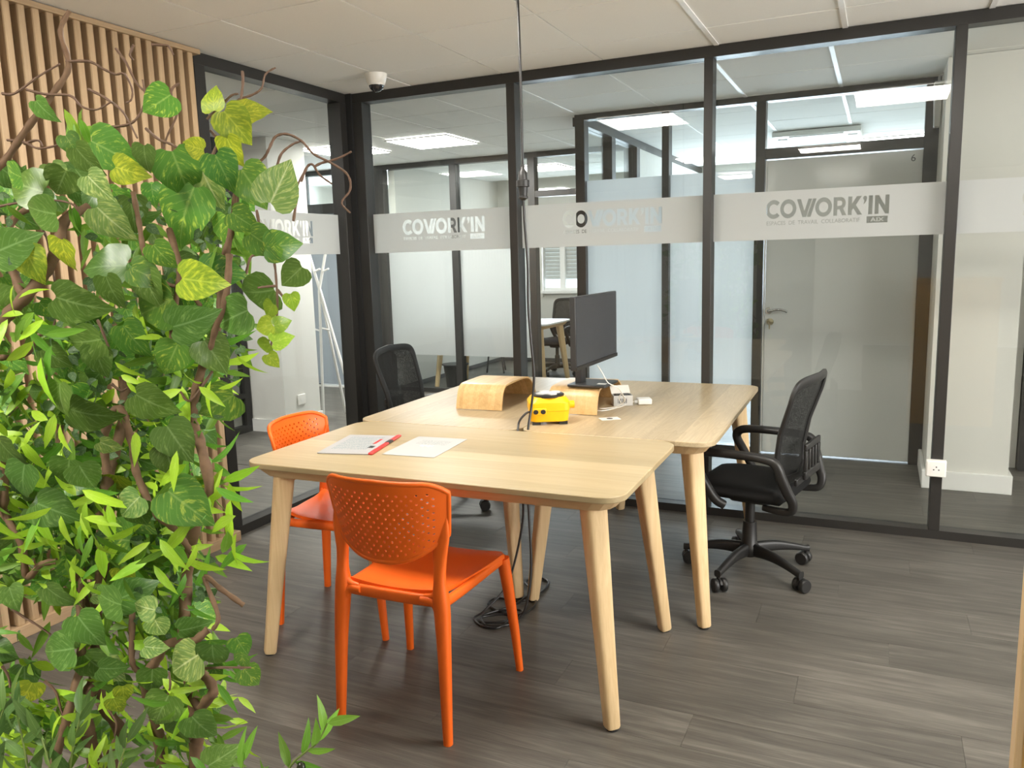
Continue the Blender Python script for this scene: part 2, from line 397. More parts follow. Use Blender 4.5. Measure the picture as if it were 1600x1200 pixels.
def struct(name, label=None, loc=(0, 0, 0)):
    o = bpy.data.objects.new(name, None); C.objects.link(o); o.location = loc; o.empty_display_size = 0.05
    return tag(o, label, kind='structure')
def copy_tree(o, parent=None):
    c = o.copy(); C.objects.link(c)
    if parent: c.parent = parent
    for ch in list(o.children): copy_tree(ch, c)
    return c
def bx(name, mat, p, x0, x1, y0, y1, z0, z1, bevel=0):
    return MB().box(x0, x1, y0, y1, z0, z1).build(name, mat, p, 0, bevel)
def rot(axis, deg): return Matrix.Rotation(radians(deg), 4, axis)
def loc(x, y, z): return Matrix.Translation((x, y, z))
def spline(pts, n=8):
    """Catmull-Rom through pts (tuples of any length)"""
    P = [tuple(p) for p in pts]; P = [P[0]] + P + [P[-1]]; out = []
    for i in range(1, len(P) - 2):
        for k in range(n):
            t = k / n; a, b, c, d = P[i - 1], P[i], P[i + 1], P[i + 2]
            out.append(tuple(0.5 * (2 * b[j] + (c[j] - a[j]) * t + (2 * a[j] - 5 * b[j] + 4 * c[j] - d[j]) * t * t + (3 * b[j] - a[j] - 3 * c[j] + d[j]) * t ** 3) for j in range(len(b))))
    out.append(P[-2]); return out
def rrect(x0, x1, y0, y1, r, n=6):
    out = []
    for cx, cy, a0 in ((x1 - r, y1 - r, 0), (x0 + r, y1 - r, 90), (x0 + r, y0 + r, 180), (x1 - r, y0 + r, 270)):
        for k in range(n + 1):
            a = radians(a0 + 90 * k / n); out.append((cx + r * cos(a), cy + r * sin(a)))
    return out

# ------------------------------------------------------------------ setting: floor
fl = bx('floor', M['floor'], None, -7.2, 3.4, -4.4, 10.4, -0.06, -0.004); tag(fl, 'dark grey-brown wood-look plank floor', kind='structure')
PL, PW = 1.22, 0.18
plank_me = MB().box(0.0004, PL - 0.0004, 0.0004, PW - 0.0004, -0.006, 0).mesh('plank', M['floor'])
row = 0; y = 0.34
while y < 5.75:
    x = -3.10 - (row * 0.47) % PL
    xe = 1.6 if y > 1.6 else 0.9
    if y > YF - 0.1: x -= PL * 2
    while x < xe:
        o = obj('plank', plank_me, fl); o.location = (x, y, 0)
        if x < -3.10 < x + PL and y < YF:      # the row's first board is cut at the wall
            o.location.x = -3.10; o.scale.x = (x + PL + 3.10) / PL
        x += PL
    y += PW; row += 1

# ------------------------------------------------------------------ setting: ceiling
ce = bx('ceiling', M['ceil'], None, -7.2, 3.4, -4.4, 10.4, H + 0.03, H + 0.08); tag(ce, 'suspended ceiling of off-white square tiles in a thin grid', kind='structure')
tile_me = MB().box(0.0045, 0.5955, 0.0045, 0.5955, H + 0.001, H + 0.02).mesh('ceiling_tile', M['ceil'])
def tiles(x0, nx, y0, ny):
    for i in range(nx):
        for j in range(ny):
            o = obj('ceiling_tile', tile_me, ce); o.location = (x0 + 0.6 * i, y0 + 0.6 * j, random.uniform(0, 0.002))
    for i in range(nx + 1):
        wide = x0 + 0.6 * i > -0.9; back = y0 > YF
        bx('grid_bar', M['bar'] if wide or back else M['ceil'], ce, x0 + 0.6 * i - (0.012 if wide else 0.006), x0 + 0.6 * i + (0.012 if wide else 0.006), y0, y0 + 0.6 * ny, H - 0.003 if wide else H - 0.001 if back else H + 0.007, H + 0.014)
    for j in range(ny + 1):
        bx('grid_bar', M['ceil'], ce, x0, x0 + 0.6 * nx, y0 + 0.6 * j - 0.008, y0 + 0.6 * j + 0.008, H + 0.006, H + 0.013)
tiles(-3.2, 8, -0.84, 9)
tiles(-6.28, 13, YF + 0.27, 9)
tiles(-6.23, 5, YF + 0.27 - 2.4, 4)
def ceiling_light(x, y, label, warm=True, sx=0.58, sy=0.58, grp=None):
    t = thing('ceiling_light', label, 'light', (x, y, H - 0.016))
    f = MB()
    for a in ((-sx / 2 - .012, sx / 2 + .012, -sy / 2 - .012, -sy / 2), (-sx / 2 - .012, sx / 2 + .012, sy / 2, sy / 2 + .012), (-sx / 2 - .012, -sx / 2, -sy / 2, sy / 2), (sx / 2, sx / 2 + .012, -sy / 2, sy / 2)):
        f.box(*a, 0, 0.012)
    f.build('frame', M['bar'], t)
    bx('diffuser', M['ledr'] if warm and y < 0 else M['led'] if warm else M['ledo'] if y > 8 else M['ledb'], t, -sx / 2, sx / 2, -sy / 2, sy / 2, 0.003, 0.010)
    if grp: t['group'] = grp
    return t
ceiling_light(-1.725, 2.42, 'square ceiling light over the tables, mirrored in the glass above the monitor')
ceiling_light(0.08, 2.42, 'square ceiling light mirrored at the upper right of the glass, next to the column')
ceiling_light(-1.80, -0.42, 'small mirrored ceiling light in the glass just above the frosted office panels')
ceiling_light(-0.53, -0.42, 'mirrored ceiling light in the glass just below the air conditioner')
ceiling_light(-1.77, -2.80, 'smallest mirrored ceiling light in the glass, left of the top of the office door')
ceiling_light(-3.61, 6.28, 'bright square ceiling light in the corridor behind the glass', False)
ceiling_light(-4.55, 6.30, 'square ceiling light in the corridor beside the corner post', False)
ceiling_light(-4.6, 3.55, 'unseen fill light added over the passage behind the slatted wall', False)  # added out of sight to brighten the left pane's ceiling and column
ceiling_light(-5.75, 8.95, 'square ceiling light in the room behind the bright transom window', False)
ceiling_light(-3.62, 8.80, 'square ceiling light in the rear office with the roller shutter', False)
ceiling_light(0.04, 8.75, 'square ceiling light beside the air conditioner in the office with door number 6', False)

# ------------------------------------------------------------------ setting: outer walls
tag(bx('wall_far', M['wall'], None, -7.2, -5.6, 10.3, 10.4, 0, H + 0.06), kind='structure')
wfar = struct('wall_far', 'white far wall with windows')
for a in ((-5.6, -4.25, 0, H + 0.06), (-4.25, -3.15, 0, 0.98), (-4.25, -3.15, 1.85, H + 0.06), (-3.15, -2.05, 0, H + 0.06), (-2.05, 0.25, 0, 0.8), (-2.05, 0.25, 2.12, H + 0.06), (0.25, 3.4, 0, H + 0.06)):
    bx('wall_panel', M['wall'], wfar, a[0], a[1], 10.2, 10.3, a[2], a[3])
tag(bx('wall_left', M['wall'], None, -7.3, -7.2, -4.4, 10.4, 0, H + 0.06), kind='structure')
tag(bx('wall_right', M['wall'], None, 3.4, 3.5, -4.4, 10.4, 0, H + 0.06), kind='structure')
tag(bx('wall_rear', M['wall'], None, -7.2, 3.4, -4.5, -4.4, 0, H + 0.06), kind='structure')
rw = struct('wall_rear', 'white wall just behind the camera with a grey door in it')
bx('wall_panel', M['wall'], rw, -0.62, -0.14, -0.20, -0.08, 0, 2.40)
bx('wall_panel', M['wall'], rw, -1.26, -1.20, -0.20, -0.08, 0, 2.40)
bx('wall_panel', M['wall'], rw, -1.20, -0.62, -0.20, -0.08, 2.04, 2.40)
bx('skirting', M['skirt'], rw, -0.62, -0.13, -0.08, -0.068, 0, 0.085)
dr = struct('door_2', 'dark grey door behind the camera')
bx('door_leaf', M['greydoor'], dr, -1.195, -0.625, -0.15, -0.10, 0.01, 2.035, 0.004)
bx('handle', M['steel'], dr, -0.74, -0.66, -0.10, -0.07, 1.02, 1.04, 0.005)

# ------------------------------------------------------------------ setting: slatted oak wall on the left
XL = -3.03
sw = struct('wall_left', 'wall of narrow vertical oak slats with oak trim')
bx('backing_board', M['backing'], sw, XL - 0.095, XL - 0.06, -0.05, 3.05, 0, H)
slat_me = MB().box(XL - 0.06, XL, 0, 0.033, 0.05, H - 0.022)
o0 = slat_me.build('slat', M['slat'], sw, 0, 0.004, 1)
sm = o0.data; k = 0
y = 2.982
while y > 0.6:
    if k == 0: o0.location = (0, y, 0)
    else:
        o = o0.copy(); C.objects.link(o); o.location = (0, y, 0)
    y -= 0.0595; k += 1
bx('top_trim', M['trimw'], sw, XL - 0.06, XL + 0.012, -0.05, 3.052, H - 0.026, H - 0.002, 0.003)
bx('base_trim', M['trimw'], sw, XL - 0.06, XL + 0.014, -0.05, 3.052, 0.0, 0.052, 0.003)
# perforated steel rail seen through the slats
pr = thing('perforated_rail', 'white perforated steel rail glimpsed between the slats behind the vines', 'rail', (XL - 0.052, 1.862, 0))
bx('rail', M['white'], pr, 0, 0.006, -0.012, 0.012, 0.6, 1.6)
hm = MB()
for i in range(46): hm.box(0.006, 0.0068, -0.006, 0.004, 0.62 + i * 0.021, 0.631 + i * 0.021)
o = hm.build('slot_holes', M['num'], pr); o['kind'] = 'stuff'

# ------------------------------------------------------------------ frosted bands with cut-out lettering
def arc(cx, cy, r, a0, a1, n=22, sy=1.0):
    return [(cx + r * cos(radians(a0 + (a1 - a0) * i / n)), cy + sy * r * sin(radians(a0 + (a1 - a0) * i / n))) for i in range(n + 1)]
def logo_polys():
    """COWORK'IN as outlines, cap height 1; returns polygons and total width"""
    P = []; x = 0
    def put(ps, wd, gap=0.10):
        nonlocal x
        for p in ps: P.append([(a + x, b) for a, b in p])
        x += wd + gap
    ring_o = lambda: arc(0.53, 0.5, 0.53, 0, 345, 22)
    ring_i = lambda: arc(0.53, 0.5, 0.29, 0, 345, 20)
    put([arc(0.53, 0.5, 0.53, 42, 318) + arc(0.53, 0.5, 0.29, 318, 42)], 0.90, 0.05)
    put([ring_o(), ring_i()], 1.06, 0.02)
    # W drawn as two overlapping V strokes with a slanted cut between them
    put([[(0, 1), (0.26, 1), (0.50, 0.34), (0.60, 0.62), (0.74, 1.0), (0.98, 1.0), (0.62, 0), (0.38, 0)],
         [(1.03, 1.0), (1.26, 1.0), (0.90, 0), (0.70, 0), (0.67, 0.07)],
         ], 1.26, -0.08)
    put([ring_o(), ring_i()], 1.06, 0.09)
    bowl_o = [(0, 0), (0, 1), (0.42, 1)] + arc(0.42, 0.665, 0.335, 88, -58, 12) + [(0.82, 0), (0.55, 0), (0.38, 0.33), (0.24, 0.33), (0.24, 0)]
    bowl_i = [(0.24, 0.80), (0.24, 0.53), (0.40, 0.53)] + arc(0.41, 0.665, 0.135, -80, 80, 8) + [(0.40, 0.80)]
    put([bowl_o, bowl_i], 0.80, 0.10)
    put([[(0, 0), (0, 1), (0.24, 1), (0.24, 0.60), (0.52, 1), (0.82, 1), (0.48, 0.53), (0.88, 0), (0.59, 0), (0.33, 0.36), (0.24, 0.25), (0.24, 0)]], 0.84, 0.06)
    put([arc(0.12, 0.88, 0.12, 235, -20, 10) + [(0.21, 0.73), (0.13, 0.61), (0.03, 0.55), (0.07, 0.66), (0.08, 0.74)]], 0.24, 0.10)
    put([[(0, 0), (0, 1), (0.25, 1), (0.25, 0)]], 0.25, 0.13)
    put([[(0, 0), (0, 1), (0.23, 1), (0.62, 0.43), (0.62, 1), (0.86, 1), (0.86, 0), (0.64, 0), (0.24, 0.58), (0.24, 0)]], 0.86, 0)
    return P, x
def text_polys(body, size, fat=0.0):
    cu = bpy.data.curves.new('t', 'FONT'); cu.body = body; cu.size = size; cu.resolution_u = 3; cu.offset = fat
    o = bpy.data.objects.new('t', cu); C.objects.link(o)
    dg = bpy.context.evaluated_depsgraph_get(); dg.update()
    c2 = o.evaluated_get(dg).to_curve(dg)
    out = []
    for sp in c2.splines:
        if sp.type == 'BEZIER':
            b = sp.bezier_points; n = len(b); p = []
            for i in range(n):
                a, c_ = b[i], b[(i + 1) % n]
                for q in range(4):
                    t = q / 4; v = a.co * (1 - t) ** 3 + a.handle_right * 3 * t * (1 - t) ** 2 + c_.handle_left * 3 * t * t * (1 - t) + c_.co * t ** 3
                    p.append((v.x, v.y))
            out.append(p)
        else: out.append([(q.co.x, q.co.y) for q in sp.points])
    o.evaluated_get(dg).to_curve_clear()
    bpy.data.objects.remove(o); bpy.data.curves.remove(cu)
    xs = [q[0] for p in out for q in p]; x0 = min(xs)
    return [[(a - x0, b) for a, b in p] for p in out], max(xs) - x0
LOGO, LOGO_W = logo_polys()
SUB, SUB_W = text_polys('ESPACES  DE  TRAVAIL  COLLABORATIF', 1.0, 0.014)
AIX, AIX_W = text_polys('AIX', 1.0, 0.008)
def band_curve(name, width, height, cx, logo=True):
    """frosted film as a filled 2-D curve with the logo cut out; origin at its lower left corner, x along, y up"""
    cu = bpy.data.curves.new(name, 'CURVE'); cu.dimensions = '2D'; cu.fill_mode = 'BOTH'; cu.extrude = 0.0004
    def poly(p):
        q = []
        for a in p:
            if not q or (abs(a[0] - q[-1][0]) + abs(a[1] - q[-1][1])) > 1e-5: q.append(a)
        sp = cu.splines.new('POLY'); sp.points.add(len(q) - 1); sp.use_cyclic_u = True
        for i, (a, b) in enumerate(q): sp.points[i].co = (a, b, 0, 1)
    poly([(0, 0), (width, 0), (width, height), (0, height)])
    if logo:
        lw = 0.575; x0 = cx - lw / 2; sx = lw / LOGO_W; ch = 0.090; yb = 0.108
        for p in LOGO: poly([(x0 + a * sx, yb + b * ch) for a, b in p])
        sh = 0.0195; ss = 0.44 / SUB_W
        for p in SUB: poly([(x0 + 0.006 + a * ss, yb - 0.034 + b * sh / 0.70) for a, b in p])
        bx0 = x0 + lw - 0.098; poly([(bx0, yb - 0.042), (x0 + lw - 0.004, yb - 0.042), (x0 + lw - 0.004, yb - 0.010), (bx0, yb - 0.010)])
        sa = 0.060 / AIX_W
        for p in AIX: poly([(bx0 + 0.017 + a * sa, yb - 0.0355 + b * 0.0195 / 0.70) for a, b in p])
    tmp = bpy.data.objects.new('tmp', cu); C.objects.link(tmp)
    dg = bpy.context.evaluated_depsgraph_get(); dg.update()
    me = bpy.data.meshes.new_from_object(tmp.evaluated_get(dg)); me.name = name
    bpy.data.objects.remove(tmp); bpy.data.curves.remove(cu)
    me.materials.clear(); me.materials.append(M['frost'])
    return me
Z0, Z1 = 1.488, 1.732
# ------------------------------------------------------------------ setting: front glass partition (back wall of the room)
gw = struct('wall_back', 'glass partition with charcoal frame and frosted logo band')
bx('top_rail', M['frame'], gw, -3.08, 1.9, YF, YF + 0.09, H - 0.056, H)
bx('bottom_rail', M['frame'], gw, -3.08, 1.9, YF, YF + 0.09, 0, 0.044)
posts = [(-3.035, -2.962), (-1.976, -1.925), (-0.861, -0.816), (0.263, 0.312), (1.385, 1.435)]
for a, b in posts: bx('mullion', M['frame'], gw, a, b, YF - 0.002, YF + 0.095, 0.044, H - 0.056, 0.002)
for i in range(4):
    x0, x1 = posts[i][1], posts[i + 1][0]
    p = bx('glass_pane', M['glass'], gw, x0, x1, YF + 0.065, YF + 0.075, 0.044, H - 0.056)
    me = band_curve('frosted_band', x1 - x0, Z1 - Z0, (x1 - x0) / 2 + 0.012)
    o = obj('frosted_band', me, p); o.matrix_local = loc(x0, YF + 0.063, Z0) @ rot('X', 90)
# left glass partition beside the slats
gl = struct('window_1', 'glass side partition with charcoal frame beside the slatted wall')
XG = -3.07
bx('top_rail', M['frame'], gl, XG - 0.09, XG, 3.055, YF, H - 0.056, H)
bx('bottom_rail', M['frame'], gl, XG - 0.09, XG, 3.055, YF, 0, 0.05)
for a, b in ((3.055, 3.122), (4.212, 4.272)): bx('mullion', M['frame'], gl, XG - 0.095, XG + 0.002, a, b, 0.05, H - 0.056, 0.002)
bx('corner_filler', M['gasket'], gl, XG - 0.02, -3.03, 4.272, YF + 0.03, 0, H)
p = bx('glass_pane', M['glass'], gl, XG - 0.075, XG - 0.065, 3.122, 4.212, 0.05, H - 0.056)
me = band_curve('frosted_band', 1.09, Z1 - Z0, 0.545)
o = obj('frosted_band', me, p); o.matrix_local = loc(XG - 0.063, 3.122, Z0) @ rot('Z', 90) @ rot('X', 90)

# ------------------------------------------------------------------ setting: office facade with the numbered door
fw = struct('wall_far.office', 'second glass partition with full-height frosted film')
fw.name = 'wall_center'
bx('top_rail', M['frame'], fw, -2.11, 0.32, Y2, Y2 + 0.09, 2.425, H)
bx('bottom_rail', M['frame'], fw, -2.11, -0.79, Y2, Y2 + 0.09, 0, 0.045)
for a, b in ((-2.108, -2.035), (-1.453, -1.402), (-0.807, -0.745), (0.213, 0.32)): bx('mullion', M['frame'], fw, a, b, Y2 - 0.003, Y2 + 0.095, 0, 2.425, 0.002)
bx('transom_rail', M['frame'], fw, -0.745, 0.213, Y2, Y2 + 0.09, 2.045, 2.115)
for a, b, z0 in ((-2.035, -1.453, 0.045), (-1.402, -0.807, 0.045), (-0.745, 0.213, 2.115)):
    p = bx('glass_pane', M['glass'], fw, a, b, Y2 + 0.050, Y2 + 0.060, z0, 2.425)
    if z0 < 1: bx('frosted_film', M['frost2'], p, a, b, Y2 + 0.0475, Y2 + 0.0485, 0.40, 1.99)
d6 = struct('door_1', 'grey glazed office door with the number 6 and a steel lever handle')
bx('door_leaf', M['door_pane'], d6, -0.728, 0.213, Y2 + 0.022, Y2 + 0.060, 0.012, 2.038, 0.002)
bx('edge_strip', M['white'], d6, -0.742, -0.731, Y2 + 0.030, Y2 + 0.055, 0.01, 2.04)  # white strip standing in for light showing through the door gap
hd = MB().tube(spline([(-0.700, Y2 + 0.02, 1.022), (-0.700, Y2 - 0.035, 1.022), (-0.685, Y2 - 0.042, 1.024), (-0.64, Y2 - 0.042, 1.033), (-0.60, Y2 - 0.042, 1.028), (-0.572, Y2 - 0.042, 1.017)], 5), 0.009, 8).build('handle', M['steel'], d6, 60)
MB().lathe([(0.0, 0), (0.024, 0), (0.024, 0.006), (0.0, 0.007)], 18, loc(-0.700, Y2 + 0.022, 1.022) @ rot('X', 90)).build('handle_rose', M['steel'], d6, 40)
MB().lathe([(0.0, 0), (0.024, 0), (0.022, 0.010), (0.0, 0.012)], 18, loc(-0.690, Y2 + 0.022, 0.945) @ rot('X', 90)).build('lock_cylinder', M['brass'], d6, 40)
bx('key', M['brass'], d6, -0.696, -0.686, Y2 - 0.012, Y2 - 0.008, 0.895, 0.945)
P6, W6 = text_polys('6', 1.0)
cu = bpy.data.curves.new('number', 'CURVE'); cu.dimensions = '2D'; cu.fill_mode = 'BOTH'; cu.extrude = 0.0005
for p in P6:
    sp = cu.splines.new('POLY'); sp.points.add(len(p) - 1); sp.use_cyclic_u = True
    for i, (a, b) in enumerate(p): sp.points[i].co = (a * 0.062, b * 0.062, 0, 1)
tmp = bpy.data.objects.new('tmp', cu); C.objects.link(tmp); dg = bpy.context.evaluated_depsgraph_get(); dg.update()
me = bpy.data.meshes.new_from_object(tmp.evaluated_get(dg)); bpy.data.objects.remove(tmp); me.materials.clear(); me.materials.append(M['num']); me.name = 'door_number'
o = obj('door_number', me, d6); o.matrix_local = loc(0.145, Y2 + 0.0212, 1.970) @ rot('X', 90)
# side partition of that office
sp_ = struct('wall_side', 'glazed side partition of the office turning into a white wall')
bx('top_rail', M['frame'], sp_, -2.16, -2.06, Y2 + 0.095, 10.2, 2.40, H)
for a in (6.55, 7.30): bx('mullion', M['frame'], sp_, -2.155, -2.065, a, a + 0.10, 0, 2.40)
for a, b in ((Y2 + 0.095, 6.55), (6.65, 7.30)):
    p = bx('glass_pane', M['glass'], sp_, -2.115, -2.105, a, b, 0.0, 2.40)
    bx('frosted_film', M['frost2'], p, -2.1035, -2.1025, a, b, 0.05, 1.99)
bx('wall_panel', M['wall'], sp_, -2.15, -2.07, 7.40, 10.2, 0, 2.40)
bx('dark_post', M['frame'], sp_, -2.064, -2.054, 8.30, 8.33, 0, 2.40)
bx('wall_panel', M['wall'], sp_, 0.74, 0.84, 5.9, 10.2, 0, H)
bx('wall_panel', M['wall'], sp_, 0.32, 0.74, Y2 + 0.01, Y2 + 0.09, 0, H)
# window of that office
wn = struct('window_2', 'wide office window with white frame')
for a in ((-2.05, 0.25, 0.8, 0.86), (-2.05, 0.25, 2.06, 2.12), (-2.05, -1.99, 0.86, 2.06), (0.19, 0.25, 0.86, 2.06), (-0.93, -0.87, 0.86, 2.06)):
    bx('window_frame', M['skirt'], wn, a[0], a[1], 10.21, 10.27, a[2], a[3])
bx('glass_pane', M['glass'], wn, -1.99, 0.19, 10.235, 10.245, 0.86, 2.06)
bx('curtain_rail', M['bar'], wn, -2.05, 0.30, 10.13, 10.19, 2.30, 2.36)

# column in the corridor
co = struct('column_1', 'white square column with white skirting behind the glass'); co.name = 'wall_column'
bx('column_shaft', M['wall'], co, 0.292, 0.715, 5.245, 5.775, 0, H)
sk = MB(); sk.box(0.270, 0.737, 5.222, 5.245, 0, 0.112); sk.box(0.270, 0.292, 5.245, 5.775, 0, 0.112); sk.box(0.715, 0.737, 5.245, 5.775, 0, 0.112)
sk.build('skirting', M['skirt'], co, 0, 0.004)
wb = thing('wall_box', 'small white casing with a bent conduit on the edge of the white column', 'casing', (0.272, 5.60, 2.14))
MB().prism([(-0.028, -0.05), (0.02, -0.05), (0.02, 0.05), (-0.028, 0.05)], 0, 0.26, 0.008).build('casing', M['grey'], wb, 0, 0.006)
MB().tube(spline([(0.0, 0, 0.26), (0.0, 0, 0.29), (0.01, 0, 0.305), (0.03, 0, 0.31)], 4), 0.008, 8).build('conduit', M['grey'], wb, 60)
# door right of the column
d3 = struct('door_3', 'pale door in a dark frame right of the white column')
bx('door_frame', M['frame'], d3, 0.845, 0.895, 5.82, 5.90, 0, 2.1)
bx('door_leaf', M['wall'], d3, 0.895, 1.75, 5.84, 5.88, 0.01, 2.06)
bx('door_frame', M['frame'], d3, 0.845, 1.80, 5.82, 5.90, 2.06, 2.14)
bx('wall_panel', M['wall'], d3, 0.845, 1.80, 5.84, 5.90, 2.14, H)
bx('wall_panel', M['wall'], d3, 1.80, 3.4, 5.84, 5.90, 0, H)
bx('handle', M['gasket'], d3, 0.90, 0.93, 5.80, 5.84, 0.30, 0.36)

# ------------------------------------------------------------------ setting: rear-left offices
lf = struct('wall_north', 'third glass partition at the end of the corridor')
bx('top_rail', M['frame'], lf, -6.15, -2.15, Y3, Y3 + 0.09, 2.415, H)
for a, b in ((-6.15, -6.03), (-5.10, -4.955), (-4.136, -4.06), (-3.246, -3.17), (-2.25, -2.15)): bx('mullion', M['frame'], lf, a, b, Y3 - 0.003, Y3 + 0.095, 0, 2.415, 0.002)
bx('transom_rail', M['frame'], lf, -6.03, -5.10, Y3, Y3 + 0.09, 1.99, 2.10)
bx('transom_rail', M['frame'], lf, -3.17, -2.25, Y3, Y3 + 0.09, 2.03, 2.09)
bx('bottom_rail', M['frame'], lf, -4.955, -3.246, Y3, Y3 + 0.09, 0, 0.045)
for a, b, z0 in ((-4.955, -4.136, 0.045), (-4.06, -3.246, 0.045), (-6.03, -5.10, 2.10), (-3.17, -2.25, 2.09)):
    p = bx('glass_pane', M['glass'], lf, a, b, Y3 + 0.05, Y3 + 0.06, z0, 2.415)
    if z0 < 1: bx('frosted_film', M['frost3'], p, a, b, Y3 + 0.0475, Y3 + 0.0485, 0.405, 1.94)
d4 = struct('door_4', 'blue-grey door half open at the end of the corridor')
bx('door_leaf', M['bluegrey'], d4, -6.02, -5.52, Y3 + 0.03, Y3 + 0.07, 0.03, 1.99)
bx('door_leaf', M['greydoor'], d4, -5.52, -5.10, Y3 + 0.02, Y3 + 0.06, 0.03, 1.99)
bx('threshold_strip', M['bar'], d4, -6.03, -5.10, Y3 - 0.01, Y3 + 0.01, 0.0, 0.02)
tag(bx('wall_corridor', M['wall'], None, -6.6, -6.15, Y3 - 0.02, Y3 + 0.09, 0, H), kind='structure')
ro = struct('wall_office', 'white walls of the rear office with the shutter window')
bx('wall_panel', M['wall'], ro, -4.95, -4.87, Y3 + 0.095, 10.2, 0, H)
bx('skirting', M['greydoor'], ro, -4.87, -4.862, Y3 + 0.1, 10.2, 0, 0.05)
bx('skirting', M['greydoor'], ro, -4.86, -2.15, 10.19, 10.2, 0, 0.05)
bx('window_surround', M['wall'], ro, -4.25, -4.20, 10.15, 10.2, 0.9, 1.9)
w3 = struct('window_3', 'white window with a half-lowered roller shutter')
for a in ((-4.25, -3.15, 0.98, 1.02), (-4.25, -3.15, 1.81, 1.85), (-4.25, -4.20, 1.02, 1.81), (-3.20, -3.15, 1.02, 1.81), (-3.965, -3.895, 1.02, 1.81)):
    bx('window_frame', M['skirt'], w3, a[0], a[1], 10.205, 10.26, a[2], a[3])
bx('window_sill', M['skirt'], w3, -4.30, -3.10, 10.13, 10.22, 0.945, 0.98)
bx('glass_pane', M['glass'], w3, -4.20, -3.20, 10.23, 10.24, 1.02, 1.81)
for i in range(13):
    z = 1.16 + i * 0.052
    MB().tube([(-4.22, 10.285, z), (-3.18, 10.285, z)], (0.0265, 0.008), 10, up=(0, 0, 1)).build('shutter_slat', M['grey'], w3, 60)
# left end of the corridor: white column and dark glazed frame
c2 = struct('wall_column', 'white column with skirting behind the coat rack')
bx('column_shaft', M['wall'], c2, -4.97, -4.59, 5.27, 5.74, 0, H)
sk = MB(); sk.box(-4.98, -4.575, 5.252, 5.27, 0, 0.11); sk.box(-4.59, -4.572, 5.27, 5.75, 0, 0.11); sk.build('skirting', M['skirt'], c2)
g3 = struct('window_4', 'dark glazed frame left of the white column')
XW = -4.95
bx('bottom_rail', M['frame'], g3, XW - 0.06, XW, 4.2, 5.26, 0, 0.06)
bx('top_rail', M['frame'], g3, XW - 0.06, XW, 4.2, 5.26, 2.2, H)
for a in (4.2, 4.80, 5.19): bx('mullion', M['frame'], g3, XW - 0.06, XW, a, a + 0.07, 0.06, 2.2)
bx('glass_pane', M['glass'], g3, XW - 0.035, XW - 0.027, 4.27, 5.19, 0.06, 2.2)
bx('middle_rail', M['frame'], g3, XW - 0.06, XW, 4.27, 5.19, 0.30, 0.34)
for a in ((4.95, 5.19, 0.46, 0.52), (5.08, 5.12, 0.46, 1.2), (4.95, 5.19, 0.86, 0.90), (4.95, 5.19, 1.05, 1.10)): bx('white_bar', M['skirt'], g3, XW - 0.30, XW - 0.26, a[0], a[1], a[2], a[3])
tag(bx('wall_west', M['wall'], None, -7.2, -5.02, 5.27, 5.32, 0, H), kind='structure')

# ------------------------------------------------------------------ oak tables
def make_table(label, topmat, white_top=False):
    """1.40 x 0.78 m; origin at the front left corner on the floor"""
    L, W, T = 1.40, 0.78, 0.74
    t = thing('table', label, 'table')
    MB().prism(rrect(0, L, 0, W, 0.075, 8), T - 0.020, T).build('tabletop', topmat, t, 30, 0.0025, 2)
    MB().prism(rrect(0.016, L - 0.016, 0.016, W - 0.016, 0.07, 3), T - 0.058, T - 0.0205, 0.030).build('apron', M['apron'], t)
    for sx, sy in ((0, 0), (1, 0), (0, 1), (1, 1)):
        fx = 0.040 if sx == 0 else L - 0.040; fy = 0.032 if sy == 0 else W - 0.032
        tx = 0.115 if sx == 0 else L - 0.115; ty = 0.100 if sy == 0 else W - 0.100
        pts = [(fx + (tx - fx) * k, fy + (ty - fy) * k, 0.006 + (T - 0.05) * k) for k in (0, 0.01, 0.25, 0.5, 0.75, 1.0)]
        lg = MB().tube(pts, [0.0195, 0.0225, 0.0255, 0.0295, 0.0335, 0.037], 20, 4.2, up=(1, 1 if sx == sy else -1, 0)).build('leg', M['leg'], t, 42)
        MB().lathe([(0.018, 0), (0.018, 0.008)], 14, loc(fx, fy, 0)).build('foot_pad', M['gasket'], lg)
    return t
TA = 0.0134
def on_table(x, y):
    return (-2.0509 + cos(TA) * x - sin(TA) * y, 2.0984 + sin(TA) * x + cos(TA) * y)
t1 = make_table('pale wooden table in front with orange chairs, paper and folder on it', M['tabx'])
t1.location = (-2.0509, 2.0984, 0); t1.rotation_euler.z = TA; t1.scale.y = 0.975
t2 = make_table('pale wooden table behind at the left, bare laptop riser on it', M['taby'])
t3 = copy_tree(t2); t3['label'] = 'pale wooden table behind at the right, monitor and yellow cable box on it'
RX, RY = -0.0338, 0.764
# the rear pair stands lengthwise: rotated 90 degrees
for o, k in ((t2, 0), (t3, 1)):
    px, py = on_table(RX + 0.78 * (k + 1) + 0.004 * k - 0.002, RY); o.location = (px, py, 0); o.rotation_euler.z = TA + pi / 2; o.scale.x = 0.988
ZT = 0.741

